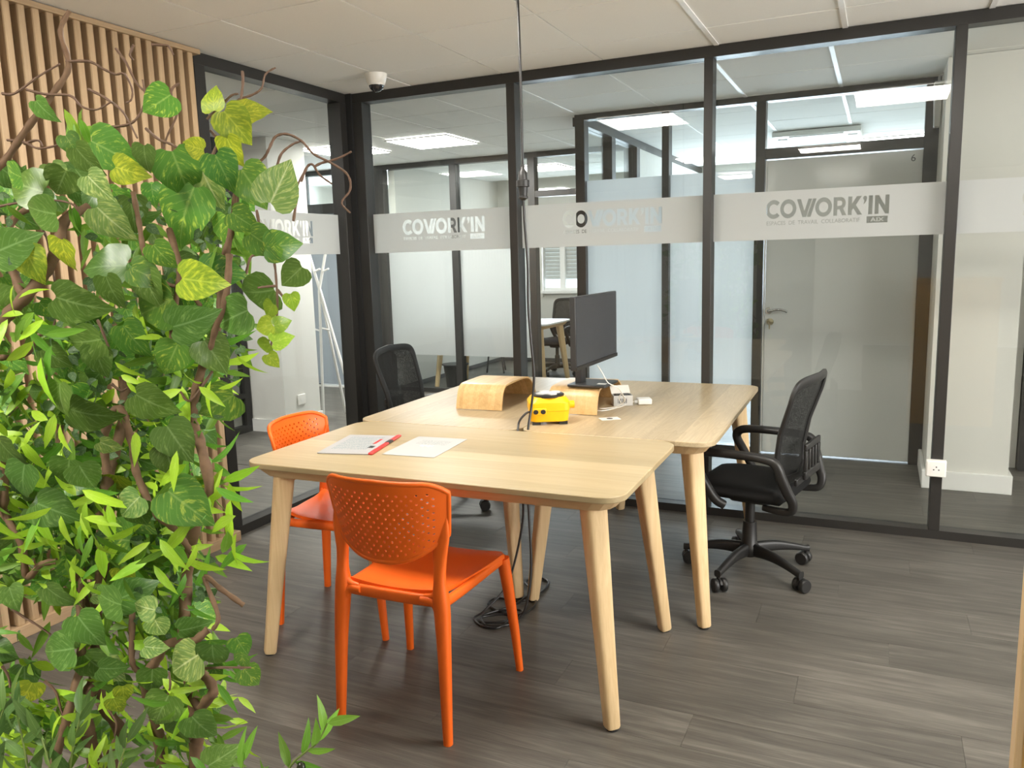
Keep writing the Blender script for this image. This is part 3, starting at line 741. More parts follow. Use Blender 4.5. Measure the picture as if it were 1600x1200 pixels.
# ------------------------------------------------------------------ orange chairs
def make_orange_chair(label):
    """origin on the floor under the seat, sitter faces +y"""
    t = thing('dining_chair', label, 'chair', group='orange perforated chairs')
    # seat: shallow dished shell
    def seat_pt(u, v):
        wd = 0.150 + 0.050 * min(1, v * 1.25)
        x = u * wd; y = -0.205 + 0.425 * v
        z = 0.442 + 0.012 * u * u - 0.010 * sin(pi * v) - 0.014 * max(0, v - 0.85) / 0.15 + 0.02 * max(0, 0.15 - v) / 0.15 * 0.6
        r = max(0, abs(u) - 0.8) / 0.2; e = max(0, v - 0.86) / 0.14
        y -= 0.035 * r * r * e; return Vector((x, y, z))
    nu, nv = 16, 16; s = MB(); vs = []; fs = []
    for j in range(nv + 1):
        for i in range(nu + 1): vs.append(seat_pt(-1 + 2 * i / nu, j / nv))
    n1 = len(vs); vs += [p - Vector((0, 0, 0.014)) for p in vs]
    for j in range(nv):
        for i in range(nu):
            a = j * (nu + 1) + i; q = (a, a + 1, a + nu + 2, a + nu + 1); fs.append(q); fs.append(tuple(x + n1 for x in reversed(q)))
    ed = [i for i in range(nu + 1)] + [j * (nu + 1) + nu for j in range(1, nv + 1)] + [nv * (nu + 1) + i for i in range(nu - 1, -1, -1)] + [j * (nu + 1) for j in range(nv - 1, 0, -1)]
    for k in range(len(ed)):
        a, b = ed[k], ed[(k + 1) % len(ed)]; fs.append((a, a + n1, b + n1, b))
    s.add(vs, fs); s.build('seat', M['orange'], t, 45)
    # frame under the seat
    fr = MB()
    ring = spline([(-0.172, -0.208, 0.432), (-0.06, -0.213, 0.432), (0.06, -0.213, 0.432), (0.172, -0.208, 0.432)], 6)
    fr.tube(ring, (0.018, 0.010), 10, 3, up=(0, 0, 1))
    for sx in (-1, 1):
        fr.tube(spline([(sx * 0.175, -0.215, 0.428), (sx * 0.180, -0.1, 0.424), (sx * 0.186, 0.10, 0.422), (sx * 0.186, 0.185, 0.420)], 5), [(0.016, 0.011)] * 16, 10, 3, up=(0, 0, 1))
    fr.tube([(-0.186, 0.185, 0.420), (0.186, 0.185, 0.420)], (0.014, 0.010), 10, 3, up=(0, 0, 1))
    fr.build('seat_frame', M['orange'], t, 50)
    for sx in (-1, 1):
        # rear leg runs on as the back post
        P = spline([(sx * 0.192, -0.243, 0.0, 0.0135, 0.014), (sx * 0.188, -0.236, 0.12, 0.0165, 0.016), (sx * 0.183, -0.226, 0.28, 0.020, 0.019), (sx * 0.176, -0.216, 0.40, 0.024, 0.022),
                    (sx * 0.172, -0.214, 0.45, 0.024, 0.022), (sx * 0.171, -0.214, 0.50, 0.019, 0.016), (sx * 0.171, -0.209, 0.55, 0.020, 0.013), (sx * 0.173, -0.207, 0.595, 0.024, 0.010), (sx * 0.183, -0.203, 0.64, 0.020, 0.0085), (sx * 0.188, -0.201, 0.69, 0.012, 0.006), (sx * 0.198, -0.198, 0.74, 0.006, 0.005)], 5)
        MB().tube([p[:3] for p in P], [(p[3], p[4]) for p in P], 14, 2.6, up=(1, 0, 0)).build('leg', M['orange'], t, 60)
        # flare from the post into the seat frame (gusset)
        P = spline([(sx * 0.172, -0.216, 0.40, 0.020), (sx * 0.150, -0.216, 0.432, 0.015), (sx * 0.105, -0.220, 0.436, 0.010)], 5)
        g = MB().tube([p[:3] for p in P], [p[3] for p in P], 10)
        P = spline([(sx * 0.172, -0.216, 0.49, 0.012), (sx * 0.150, -0.214, 0.452, 0.011), (sx * 0.115, -0.212, 0.444, 0.008)], 5)
        g.tube([p[:3] for p in P], [p[3] for p in P], 10).build('gusset', M['orange'], t, 60)
        P = [(sx * 0.222, 0.236, 0.0, 0.0125), (sx * 0.214, 0.222, 0.15, 0.0155), (sx * 0.200, 0.204, 0.32, 0.019), (sx * 0.190, 0.192, 0.425, 0.021)]
        MB().tube([p[:3] for p in P], [p[3] for p in P], 14, 2.4).build('leg', M['orange'], t, 60)
    # perforated back shell
    NU, NV = 30, 17
    def back_pt(i, j, off):
        """i 0..NU across, j 0..NV upwards; lower rim is a wide bow, upper corners rounded"""
        u = -1 + 2 * i / NU; v = j / NV
        au = abs(u)
        wtop = 0.212; wlow = 0.180
        zlo = 0.553 + 0.085 * au ** 2.6
        zhi = 0.806 - 0.030 * max(0, (au - 0.72) / 0.28) ** 2.2 - 0.006 * au
        z = zlo + (zhi - zlo) * v
        wd = wlow + (wtop - wlow) * ((z - 0.553) / 0.25) ** 0.8
        if z > 0.77: wd -= 0.010 * ((z - 0.77) / 0.035) ** 2
        x = u * wd
        y = -0.222 - 0.045 * (1 - au ** 2) - 0.02 * (z - 0.66) / 0.14 + 0.030 * au ** 4
        nrm = Vector((-u * 0.42, 1, 0.12)).normalized()
        return Vector((x, y, z)) + nrm * off
    TH = 0.0075
    bk = MB(); vs = []; fs = []; cache = {}
    def V(i, j, s):
        k = (round(i, 3), round(j, 3), s)
        if k not in cache: cache[k] = len(vs); vs.append(back_pt(i, j, TH / 2 * s))
        return cache[k]
    for j in range(NV):
        for i in range(NU):
            hole = (i + j) % 2 == 0 and 2 <= i < NU - 2 and 1 <= j < NV - 2
            if not hole:
                ring = [(i, j), (i + .5, j), (i + 1, j), (i + 1, j + .5), (i + 1, j + 1), (i + .5, j + 1), (i, j + 1), (i, j + .5)]
                fs.append(tuple(V(a, b, 1) for a, b in ring)); fs.append(tuple(V(a, b, -1) for a, b in reversed(ring)))
            else:
                ring = [(i, j), (i + .5, j), (i + 1, j), (i + 1, j + .5), (i + 1, j + 1), (i + .5, j + 1), (i, j + 1), (i, j + .5)]
                hr = 0.30
                inn = [(i + .5 + hr * cos(a), j + .5 + hr * sin(a)) for a in [radians(225 + 45 * q) for q in range(8)]]
                for q in range(8):
                    q2 = (q + 1) % 8
                    a, b, c_, d = ring[q], ring[q2], inn[q2], inn[q]
                    fs.append((V(*a, 1), V(*b, 1), V(*c_, 1), V(*d, 1))); fs.append((V(*d, -1), V(*c_, -1), V(*b, -1), V(*a, -1)))
                    fs.append((V(*d, 1), V(*c_, 1), V(*c_, -1), V(*d, -1)))
    rim = [(i / 2, 0) for i in range(2 * NU)] + [(NU, j / 2) for j in range(2 * NV)] + [(i / 2, NV) for i in range(2 * NU, 0, -1)] + [(0, j / 2) for j in range(2 * NV, 0, -1)]
    for k in range(len(rim)):
        a, b = rim[k], rim[(k + 1) % len(rim)]; fs.append((V(*a, 1), V(*a, -1), V(*b, -1), V(*b, 1)))
    bk.add(vs, fs); bs = bk.build('backrest', M['orange'], t, 50)
    # thick rounded rim round the shell
    rp = [back_pt(i, j, 0) for i, j in rim[::2]]; rp.append(rp[0])
    MB().tube(rp, 0.0078, 8, close=False).build('rim', M['orange'], bs, 70)
    return t
oc1 = make_orange_chair('orange plastic chair with perforated back in front of the table, seen from behind')
oc2 = copy_tree(oc1); oc2['label'] = 'orange plastic chair at the left end of the front table, partly hidden by it'
oc1.location = (-1.316, 2.128, 0); oc1.rotation_euler.z = radians(1.2)
oc2.location = (-1.935, 2.570, 0); oc2.rotation_euler.z = radians(-81.5)

# ------------------------------------------------------------------ task chairs
def make_task_chair(label):
    """sitter faces +x, origin on the floor under the gas column"""
    t = thing('office_chair', label, 'chair', group='black mesh office chairs')
    hub = MB().lathe([(0.036, 0.075), (0.044, 0.085), (0.044, 0.12), (0.034, 0.135), (0.030, 0.235), (0.026, 0.235)], 18).build('hub', M['black'], t, 40)
    MB().lathe([(0.0, 0.225), (0.021, 0.225), (0.021, 0.36), (0.0, 0.36)], 16).build('gas_column', M['black'], t, 40)
    for k in range(5):
        a = radians(83 + 72 * k); d = Vector((cos(a), sin(a), 0))
        P = spline([(0.03, 0.105, 0.017, 0.030), (0.12, 0.108, 0.016, 0.024), (0.21, 0.095, 0.015, 0.017), (0.275, 0.080, 0.015, 0.014), (0.295, 0.078, 0.015, 0.016)], 4)
        lg = MB().tube([d * p[0] + Vector((0, 0, p[1])) for p in P], [(p[3], p[2]) for p in P], 12, 3.0, up=(0, 0, 1)).build('base_leg', M['black'], t, 50)
        c = d * 0.285; q = Vector((-d.y, d.x, 0))
        yaw = loc(c.x, c.y, 0) @ Matrix.Rotation(a + radians(50 + 37 * k), 4, 'Z')
        ct = MB()
        for s in (-1, 1):
            ct.lathe([(0.0, -0.011), (0.026, -0.011), (0.030, -0.007), (0.030, 0.007), (0.026, 0.011), (0.0, 0.011)], 18, yaw @ loc(0.012, s * 0.019, 0.030) @ rot('X', 90))
        ct.prism([(0.030 * cos(radians(b)) + 0.012, 0.030 * sin(radians(b)) + 0.030) for b in range(20, 200, 20)], -0.005, 0.005, 0, yaw @ rot('X', 90))
        ct.lathe([(0.008, 0.03), (0.008, 0.075)], 10, yaw).build('caster', M['black'], lg, 45)
    # seat cushion
    s = MB(); vs = []; fs = []; nu = nv = 14
    def sp(u, v, top):
        e = lambda a: math.copysign(abs(a) ** 0.75, a)
        x = 0.235 * u; y = 0.235 * v
        rr = max(abs(u), abs(v)); k = (abs(u) ** 5 + abs(v) ** 5) ** 0.2
        if k > 1: x /= k; y /= k
        edge = min(1, rr) ** 6
        zt = 0.455 - 0.030 * edge - 0.012 * (1 - v * v) * (1 - max(0, u)) - 0.030 * max(0, u) ** 3
        zb = 0.375 + 0.035 * edge - 0.02 * max(0, u) ** 3
        return Vector((x + 0.01, y, zt if top else zb))
    for top in (1, 0):
        for j in range(nv + 1):
            for i in range(nu + 1): vs.append(sp(-1 + 2 * i / nu, -1 + 2 * j / nv, top))
    n1 = (nu + 1) * (nv + 1)
    for j in range(nv):
        for i in range(nu):
            a = j * (nu + 1) + i; q = (a, a + 1, a + nu + 2, a + nu + 1); fs.append(q); fs.append(tuple(x + n1 for x in reversed(q)))
    ed = [i for i in range(nu + 1)] + [j * (nu + 1) + nu for j in range(1, nv + 1)] + [nv * (nu + 1) + i for i in range(nu - 1, -1, -1)] + [j * (nu + 1) for j in range(nv - 1, 0, -1)]
    for k in range(len(ed)): a, b = ed[k], ed[(k + 1) % len(ed)]; fs.append((a, a + n1, b + n1, b))
    s.add(vs, fs).build('seat', M['blackf'], t, 80)
    MB().prism(rrect(-0.12, 0.10, -0.08, 0.08, 0.03), 0.335, 0.378, 0.02).build('tilt_mechanism', M['black'], t, 30)
    MB().tube([(0.02, -0.07, 0.352), (0.02, -0.20, 0.345), (0.02, -0.235, 0.338)], [0.006, 0.006, 0.010], 8).build('lever', M['black'], t, 60)
    # back frame: closed loop following a lumbar curve
    def bpos(yy, zz):
        h = (zz - 0.46) / 0.45
        x = -0.170 - 0.030 * h + 0.040 * sin(pi * min(1, h * 1.25)) * 0.4 - 0.075 * max(0, h - 0.25) ** 1.3
        return Vector((x - 0.045 * (0.24 - abs(yy)) / 0.24 * (0.75), yy, zz))
    def outline(n=64, inset=0.0):
        out = []
        for k in range(n):
            a = 2 * pi * k / n; c_, s_ = cos(a), sin(a); e = 2 / 8.0
            v = math.copysign(abs(s_) ** e, s_); u = math.copysign(abs(c_) ** e, c_)
            zz = 0.690 + (0.205 - inset) * v; wd = 0.205 + 0.026 * v - inset
            out.append((u * wd, zz + 0.015 * v * (1 - u * u)))
        return out
    lp = [bpos(a, b) for a, b in outline()]; lp.append(lp[0]); lp.append(lp[1])
    bf = MB().tube(lp, (0.010, 0.020), 8, 2.6, up=(1, 0, 0), close=False).build('backrest_frame', M['black'], t, 60)
    ms = MB(); vs = []; fs = []; ol = outline(64, 0.008); R = 9
    for r in range(R + 1):
        for a, b in ol: vs.append(bpos(a * r / R, 0.690 + (b - 0.690) * r / R) + Vector((0.004, 0, 0)))
    for r in range(R):
        for k in range(64): a = r * 64 + k; b = r * 64 + (k + 1) % 64; fs.append((a, b, b + 64, a + 64))
    vs2 = [p + Vector((-0.002, 0, 0)) for p in vs]; n1 = len(vs); fs += [tuple(x + n1 for x in reversed(f)) for f in fs]
    ms.add(vs + vs2, fs).build('backrest_mesh', M['mesh'], t, 80)
    # lumbar plate with slots, on the outside of the back
    lb = MB()
    X = -0.262
    def pl(y0, y1, z0, z1, x0=0.0):
        lb.box(X - 0.007 + x0, X + 0.007 + x0, y0, y1, z0, z1, loc(0.0, 0, 0))
    pl(-0.105, 0.105, 0.610, 0.638); pl(-0.105, 0.105, 0.485, 0.520)
    pl(-0.105, -0.078, 0.520, 0.610); pl(0.078, 0.105, 0.520, 0.610)
    for a in (-0.045, 0.0, 0.045): pl(a - 0.009, a + 0.009, 0.520, 0.610)
    pl(-0.165, 0.165, 0.470, 0.500, 0.018)
    lb.build('lumbar_plate', M['black'], t, 0, 0.004)
    for sy in (-1, 1):
        y0 = sy * 0.262
        P = spline([(0.03, y0 * 0.9, 0.368, 0.018, 0.018), (0.070, y0 * 0.97, 0.400, 0.020, 0.019), (0.125, y0, 0.490, 0.021, 0.018), (0.160, y0, 0.548, 0.022, 0.019), (0.150, y0, 0.582, 0.024, 0.020),
                    (0.100, y0, 0.597, 0.026, 0.018), (-0.02, y0, 0.600, 0.026, 0.017), (-0.14, y0, 0.596, 0.024, 0.017), (-0.190, y0, 0.578, 0.020, 0.019), (-0.212, y0 * 0.97, 0.52, 0.018, 0.021), (-0.232, y0 * 0.9, 0.46, 0.017, 0.021), (-0.250, y0 * 0.84, 0.415, 0.016, 0.019), (-0.240, y0 * 0.80, 0.375, 0.015, 0.017), (-0.19, y0 * 0.77, 0.366, 0.014, 0.015), (-0.12, y0 * 0.7, 0.366, 0.013, 0.013)], 5)
        MB().tube([p[:3] for p in P], [(p[3], p[4]) for p in P], 12, 2.8, up=(0, 1, 0)).build('armrest', M['black'], t, 60)
    return t
tc1 = make_task_chair('black mesh-back office chair at the right end of the tables')
tc2 = copy_tree(tc1); tc2['label'] = 'black mesh-back office chair behind the tables by the corner post'
tc3 = copy_tree(tc1); tc3['label'] = 'black office chair at the white desk in the far office with the shutter window'
tc1.location = (-0.492, 3.565, 0); tc1.rotation_euler.z = radians(169)
tc2.location = (-2.29, 3.88, 0); tc2.rotation_euler.z = radians(4); tc2.scale = (1.0, 1.0, 1.03)
tc3.location = (-3.60, 9.12, 0); tc3.rotation_euler.z = radians(-108)

# ------------------------------------------------------------------ things on the tables
def make_riser(label):
    t = thing('laptop_stand', label, 'laptop stand', group='bent plywood laptop stands')
    prof = spline([(0, 0), (0.012, 0.045), (0.028, 0.082), (0.055, 0.106), (0.095, 0.112), (0.20, 0.113), (0.30, 0.112), (0.365, 0.103), (0.41, 0.078), (0.445, 0.038), (0.47, 0)], 6)
    MB().strip(prof, 0, 0.23, 0.008).build('bent_shell', M['ply'], t, 40)
    return t
r1 = make_riser('bare bent plywood laptop stand on the left rear table')
r2 = copy_tree(r1); r2['label'] = 'bent plywood laptop stand carrying the black monitor'
r1.location = (-1.783, 3.215, ZT + 0.002); r1.rotation_euler.z = radians(3)
r2.location = (-1.335, 3.245, ZT + 0.002); r2.rotation_euler.z = radians(2)
ZR = ZT + 0.1157
mo = thing('monitor', 'black monitor turned sideways on a square foot on the plywood stand', 'monitor', (-1.165, 3.385, ZR), radians(-1))
MB().prism(rrect(-0.09, 0.09, -0.095, 0.095, 0.008), 0, 0.010).build('stand_base', M['bezel'], mo, 30, 0.002)
bx('stand_neck', M['bezel'], mo, -0.075, -0.045, -0.032, 0.032, 0.008, 0.32, 0.004)
bx('mount', M['bezel'], mo, -0.05, 0.005, -0.05, 0.05, 0.18, 0.28, 0.004)
pan = bx('panel_housing', M['bezel'], mo, -0.004, 0.022, -0.265, 0.275, 0.098, 0.408, 0.003)
bx('screen', M['screen'], mo, 0.022, 0.0232, -0.260, 0.270, 0.116, 0.404)
bx('chin_strip', M['black'], mo, 0.022, 0.026, -0.265, 0.275, 0.098, 0.114)
bx('sticker', M['white'], mo, 0.035, 0.075, -0.05, -0.02, 0.0101, 0.0108)

yb = thing('socket_box', 'yellow portable cable box with a socket dial on top', 'extension box', (-1.258, 3.072, ZT), radians(28)); yb.scale = (1.13, 1.13, 1.0)
MB().prism(rrect(-0.074, 0.074, -0.062, 0.062, 0.024, 5), 0.012, 0.058, 0.004).build('lower_body', M['yellow'], yb, 35, 0.003)
MB().prism(rrect(-0.076, 0.076, -0.064, 0.064, 0.024, 5), 0.057, 0.094).build('upper_body', M['yellow'], yb, 35, 0.003)
MB().prism([(x, -y) for x, y in rrect(-0.076, 0.076, -0.064, 0.064, 0.024, 5)], -0.114, -0.094, 0.014, rot('X', 180)).build('shoulder', M['yellow'], yb, 35)
ds = MB().lathe([(0.0, 0.112), (0.059, 0.112), (0.060, 0.120), (0.057, 0.1225), (0.0, 0.1225)], 28).build('socket_dial', M['black'], yb, 40)
fl_ = MB()
for k in range(4):
    a = pi / 2 * k + 0.4; fl_.lathe([(0.0, 0.1225), (0.0185, 0.1225), (0.0185, 0.127), (0.0, 0.1272)], 14, loc(0.031 * cos(a), 0.031 * sin(a), 0))
fl_.lathe([(0.0, 0.1222), (0.030, 0.1222), (0.030, 0.1255), (0.0, 0.1255)], 18).build('socket_lid', M['grey'], yb, 40)
MB().lathe([(0.0, -0.028), (0.0165, -0.028), (0.0165, 0.01), (0.012, 0.012), (0.0, 0.012)], 18, loc(0.088, 0.01, 0.070) @ rot('Y', 90)).build('side_knob', M['yellow'], yb, 40)
bx('front_boss', M['yellow'], yb, -0.064, -0.014, -0.068, -0.060, 0.043, 0.072, 0.005)
for x in (-0.053, -0.026): MB().lathe([(0.0, -0.001), (0.0095, -0.001), (0.0095, 0.004), (0.0, 0.0045)], 14, loc(x, -0.068, 0.058) @ rot('X', 90)).build('round_cap', M['black'], yb, 40)
for sx in (-1, 1):
    for sy in (-1, 1): bx('rubber_foot', M['black'], yb, sx * 0.05 - 0.015, sx * 0.05 + 0.015, sy * 0.042 - 0.012, sy * 0.042 + 0.012, 0, 0.013)
tag(MB().tube(spline([(-1.303, 3.0, 0.797), (-1.322, 2.982, 0.790), (-1.334, 2.945, 0.768), (-1.328, 2.912, 0.745), (-1.318, 2.889, 0.70), (-1.310, 2.889, 0.55), (-1.31, 2.89, 0.35), (-1.34, 2.80, 0.12), (-1.40, 2.70, 0.03), (-1.43, 2.66, 0.006), (-1.36, 2.61, 0.006), (-1.30, 2.63, 0.006), (-1.30, 2.75, 0.006), (-1.40, 2.69, 0.006), (-1.385, 2.64, 0.006), (-1.29, 2.70, 0.006), (-1.25, 2.85, 0.006), (-1.30, 2.98, 0.006)], 8), 0.0048, 8).build('power_cable', M['cable'], None, 60),
    'black power cable from the yellow box down to a coil on the floor', 'cable')
# hanging cord with connector
hc = thing('hanging_cord', 'black power cord hanging from the ceiling with a chunky connector, ending in a floor coil', 'cord', (-1.296, 2.95, 0))
MB().tube(spline([(-0.004, 0, H), (0.0, 0.0, 2.2), (0.001, 0, 1.95), (0.0, 0, 1.775)], 6), 0.0052, 8).build('upper_cord', M['cable'], hc, 60)
MB().lathe([(0.0, 1.795), (0.008, 1.792), (0.009, 1.775), (0.017, 1.765), (0.019, 1.735), (0.026, 1.732), (0.026, 1.708), (0.019, 1.706), (0.016, 1.672), (0.019, 1.670), (0.019, 1.664), (0.006, 1.655), (0.0, 1.655)], 16).build('connector', M['black'], hc, 40)
P = [(0.0, 0, 1.66), (0.004, 0, 1.55), (0.012, 0, 1.40), (0.010, 0, 1.25), (0.018, 0, 1.10), (0.028, 0, 0.95), (0.020, -0.02, 0.82), (0.016, -0.048, 0.735), (0.010, -0.055, 0.60), (0.03, -0.09, 0.40), (0.055, -0.14, 0.18), (0.045, -0.19, 0.03), (0.0, -0.21, 0.006),
     (-0.06, -0.20, 0.006), (-0.14, -0.15, 0.006), (-0.13, -0.08, 0.006), (-0.03, -0.08, 0.007), (0.02, 0.03, 0.007), (0.01, 0.15, 0.006), (-0.045, 0.18, 0.006), (-0.09, 0.12, 0.006), (-0.02, 0.02, 0.011), (-0.03, -0.13, 0.012), (-0.11, -0.26, 0.008), (-0.05, -0.33, 0.006), (0.03, -0.27, 0.006), (0.02, -0.17, 0.012), (-0.06, -0.20, 0.014)]
MB().tube(spline(P, 8), 0.0052, 8).build('lower_cord', M['cable'], hc, 60)

# paper things
fo = thing('folder', 'clear folder of printed sheets with a red spine on the front table', 'folder', (-1.790, 2.458, ZT), radians(12.5))
MB().prism(rrect(-0.105, 0.098, -0.152, 0.152, 0.004, 2), 0.0, 0.003).build('sheets', M['folderp'], fo)
bx('spine', M['red'], fo, 0.096, 0.113, -0.154, 0.154, 0.0, 0.008, 0.003)
bx('spine_clip', M['bezel'], fo, 0.0955, 0.1135, 0.015, 0.062, 0.0005, 0.0085, 0.002)
bx('red_print', M['red'], fo, 0.050, 0.062, 0.005, 0.085, 0.003, 0.0034)
bx('title_lines', M['bezel'], fo, 0.055, 0.075, -0.06, -0.028, 0.003, 0.0034)
pa = thing('paper_sheet', 'single white printed sheet lying right of the red folder', 'paper', (-1.527, 2.510, ZT), radians(4.5))
MB().prism([(-0.105, -0.1485), (0.105, -0.1485), (0.105, 0.1485), (-0.105, 0.1485)], 0.0, 0.0009).build('sheet', M['paper'], pa)
mk = MB()
for i in range(7): mk.box(-0.028 + i * 0.008, -0.023 + i * 0.008, -0.005 - (i % 3) * 0.006, 0.022 - (i % 2) * 0.006, 0.0009, 0.0012)
mk.build('grey_mark', M['grey'], pa)
cd = thing('card', 'small white card on the table in front of the monitor stand', 'card', (-1.030, 3.205, ZT), radians(35))
bx('card_sheet', M['white'], cd, -0.042, 0.042, -0.027, 0.027, 0, 0.0012)
MB().lathe([(0.0, 0.0012), (0.014, 0.0012), (0.014, 0.0016), (0.0, 0.0016)], 16).build('round_print', M['bezel'], cd)
bo = thing('small_box', 'small open white box under the monitor stand with a barcode', 'box', (-1.075, 3.535, ZT), radians(28))
b_ = MB(); b_.box(-0.045, 0.045, -0.03, 0.03, 0, 0.003); b_.box(-0.045, 0.045, -0.03, -0.028, 0.003, 0.048); b_.box(-0.045, 0.045, 0.028, 0.03, 0.003, 0.048); b_.box(-0.045, -0.043, -0.028, 0.028, 0.003, 0.048); b_.box(0.043, 0.045, -0.028, 0.028, 0.003, 0.048)
b_.build('carton', M['grey'], bo)
MB().box(-0.045, 0.045, 0, 0.055, 0, 0.0015, loc(0, 0.03, 0.048) @ rot('X', 35)).build('flap', M['white'], bo)
bc = MB()
for i in range(8): bc.box(-0.026 + i * 0.0055, -0.026 + i * 0.0055 + (0.0035 if i % 3 else 0.002), -0.0305, -0.030, 0.012, 0.034)
bc.build('barcode', M['num'], bo)
bx('charger', M['black'], bo, -0.035, 0.035, -0.02, 0.02, 0.003, 0.052, 0.004)
ad = thing('adapter', 'flat white adapter with a cable plugged in, right of the monitor stand', 'adapter', (-0.985, 3.590, ZT), radians(25))
bx('body', M['white'], ad, -0.032, 0.032, -0.032, 0.032, 0, 0.026, 0.004)
bx('plug', M['grey'], ad, -0.048, -0.032, -0.022, -0.008, 0.006, 0.02, 0.003)
tag(MB().tube(spline([(-1.125, 3.33, 0.952), (-1.105, 3.335, 0.92), (-1.085, 3.35, 0.875), (-1.065, 3.37, 0.858), (-1.045, 3.39, 0.84), (-1.04, 3.45, 0.79), (-1.055, 3.47, 0.755), (-1.06, 3.44, 0.79), (-1.045, 3.43, 0.81), (-1.035, 3.45, 0.78), (-1.075, 3.46, 0.746), (-1.12, 3.40, 0.745), (-1.14, 3.40, 0.745)], 8), 0.0024, 6).build('white_cable', M['wcable'], None, 60), 'thin white cable looping down from the monitor over the plywood stand', 'cable')
tag(MB().tube(spline([(-1.026, 3.556, 0.754), (-1.05, 3.52, 0.745), (-1.06, 3.46, 0.745), (-1.10, 3.36, 0.745), (-1.15, 3.35, 0.745), (-1.20, 3.40, 0.745)], 8), 0.0024, 6).build('white_cable', M['wcable'], None, 60), 'thin white cable lying on the table between adapter and plywood stand', 'cable')

# ------------------------------------------------------------------ small fixtures
so = thing('wall_socket', 'white surface socket on the dark post of the glass wall', 'socket', (0.281, YF - 0.003, 0.366))
bx('back_box', M['white'], so, -0.044, 0.044, -0.036, 0, -0.041, 0.041, 0.005)
bx('face_plate', M['white'], so, -0.041, 0.041, -0.042, -0.036, -0.038, 0.038, 0.004)
MB().lathe([(0.0, 0), (0.024, 0), (0.024, 0.002), (0.0, 0.002)], 20, loc(0, -0.042, 0) @ rot('X', 90)).build('socket_ring', M['skirt'], so, 40)
for x, z in ((-0.011, -0.003), (0.011, -0.003), (0, 0.011)):
    MB().lathe([(0.0, 0), (0.0034, 0), (0.0034, 0.0008), (0.0, 0.0008)], 10, loc(x, -0.044, z) @ rot('X', 90)).build('pin_hole', M['num'], so)
s2 = thing('wall_socket', 'white socket low on the white column behind the orange chair', 'socket', (-4.588, 5.48, 0.26))
bx('face_plate', M['white'], s2, 0, 0.012, -0.05, 0.05, -0.045, 0.045, 0.004)
MB().lathe([(0.0, 0), (0.022, 0), (0.022, 0.002), (0.0, 0.002)], 18, loc(0.012, 0, 0) @ rot('Y', 90)).build('socket_ring', M['skirt'], s2, 40)
dc = thing('dome_camera', 'white dome security camera on the ceiling by the glass corner', 'camera', (-2.60, 3.92, H))
MB().lathe([(0.0, 0), (0.062, 0), (0.060, -0.018), (0.050, -0.052), (0.045, -0.056), (0.0, -0.056)], 26).build('housing', M['white'], dc, 35)
MB().lathe([(0.043, -0.055)] + [(0.043 * cos(radians(a)), -0.055 - 0.043 * sin(radians(a))) for a in range(10, 90, 13)] + [(0.0, -0.098)], 22).build('dome', M['dome'], dc, 60)
MB().lathe([(0.0425, -0.052), (0.0455, -0.054), (0.0455, -0.062), (0.0425, -0.063)], 22).build('ring', M['white'], dc, 40)

# ------------------------------------------------------------------ corridor and far offices
cr = thing('coat_rack', 'white coat rack of crossed poles behind the left glass pane', 'coat rack', (-4.66, 5.92, 0))
X0 = Vector((0, 0, 1.19))
for fx, fy, tx, ty in ((0.30, 0.06, -0.16, -0.02), (-0.03, -0.02, 0.13, 0.05), (-0.01, 0.30, -0.05, -0.14)):
    foot = Vector((fx, fy, 0)); d = (X0 - foot) / X0.z
    top = Vector((tx, ty, 1.78))
    p = MB().tube([foot, X0 + Vector((fx, fy, 0)) * 0.03, top], 0.0135, 10).build('pole', M['skirt'], cr, 40)
    for z, sd in ((0.82, -1), (1.36, 1), (1.55, -1)):
        q = foot.lerp(X0, z / 1.19) if z < 1.19 else X0.lerp(top, (z - 1.19) / 0.59)
        MB().tube([q, q + Vector((sd * 0.085, -0.02, 0.025))], 0.008, 8).build('peg', M['skirt'], p, 40)
fd = make_table('white-topped desk with wooden legs in the far office', M['skirt'])
fd.location = (-4.50, 7.68, 0); fd.rotation_euler.z = 0
fd.name = 'desk'
fd.location = (-4.56, 8.24 - 0.55, 0)
wbk = thing('waste_bin', 'black waste bin on the floor behind the far frosted glass', 'bin', (-4.28, 7.74, 0))
MB().lathe([(0.0, 0.004), (0.10, 0.0), (0.135, 0.27), (0.142, 0.28), (0.130, 0.28), (0.095, 0.012), (0.0, 0.012)], 18).build('bucket', M['black'], wbk, 40)
MB().lathe([(0.128, 0.275), (0.150, 0.276), (0.152, 0.288), (0.128, 0.29)], 18).build('rim', M['bezel'], wbk, 40)
ez = thing('folding_easel', 'thin dark folding stand against the far white wall', 'stand', (-4.42, 9.0, 0))
for a, b in (((-0.10, 0, 0), (0.0, 0.05, 0.9)), ((0.14, 0, 0), (0.0, 0.05, 0.9)), ((0.02, 0.30, 0), (0.0, 0.05, 0.9))): MB().tube([a, b], 0.011, 8).build('leg', M['bezel'], ez, 40)
ac = thing('air_conditioner', 'white ceiling cassette air conditioner in the office with door number 6', 'air conditioner', (-0.56, 7.95, H))
bx('panel', M['white'], ac, -0.36, 0.36, -0.40, 0.40, -0.05, -0.004, 0.01)
bx('intake_grille', M['grey'], ac, -0.2, 0.2, -0.24, 0.24, -0.056, -0.05)
for a in ((-0.22, 0.22, -0.36, -0.28), (-0.22, 0.22, 0.28, 0.36), (-0.33, -0.25, -0.22, 0.22), (0.25, 0.33, -0.22, 0.22)): bx('air_flap', M['bar'], ac, a[0], a[1], a[2], a[3], -0.058, -0.05)

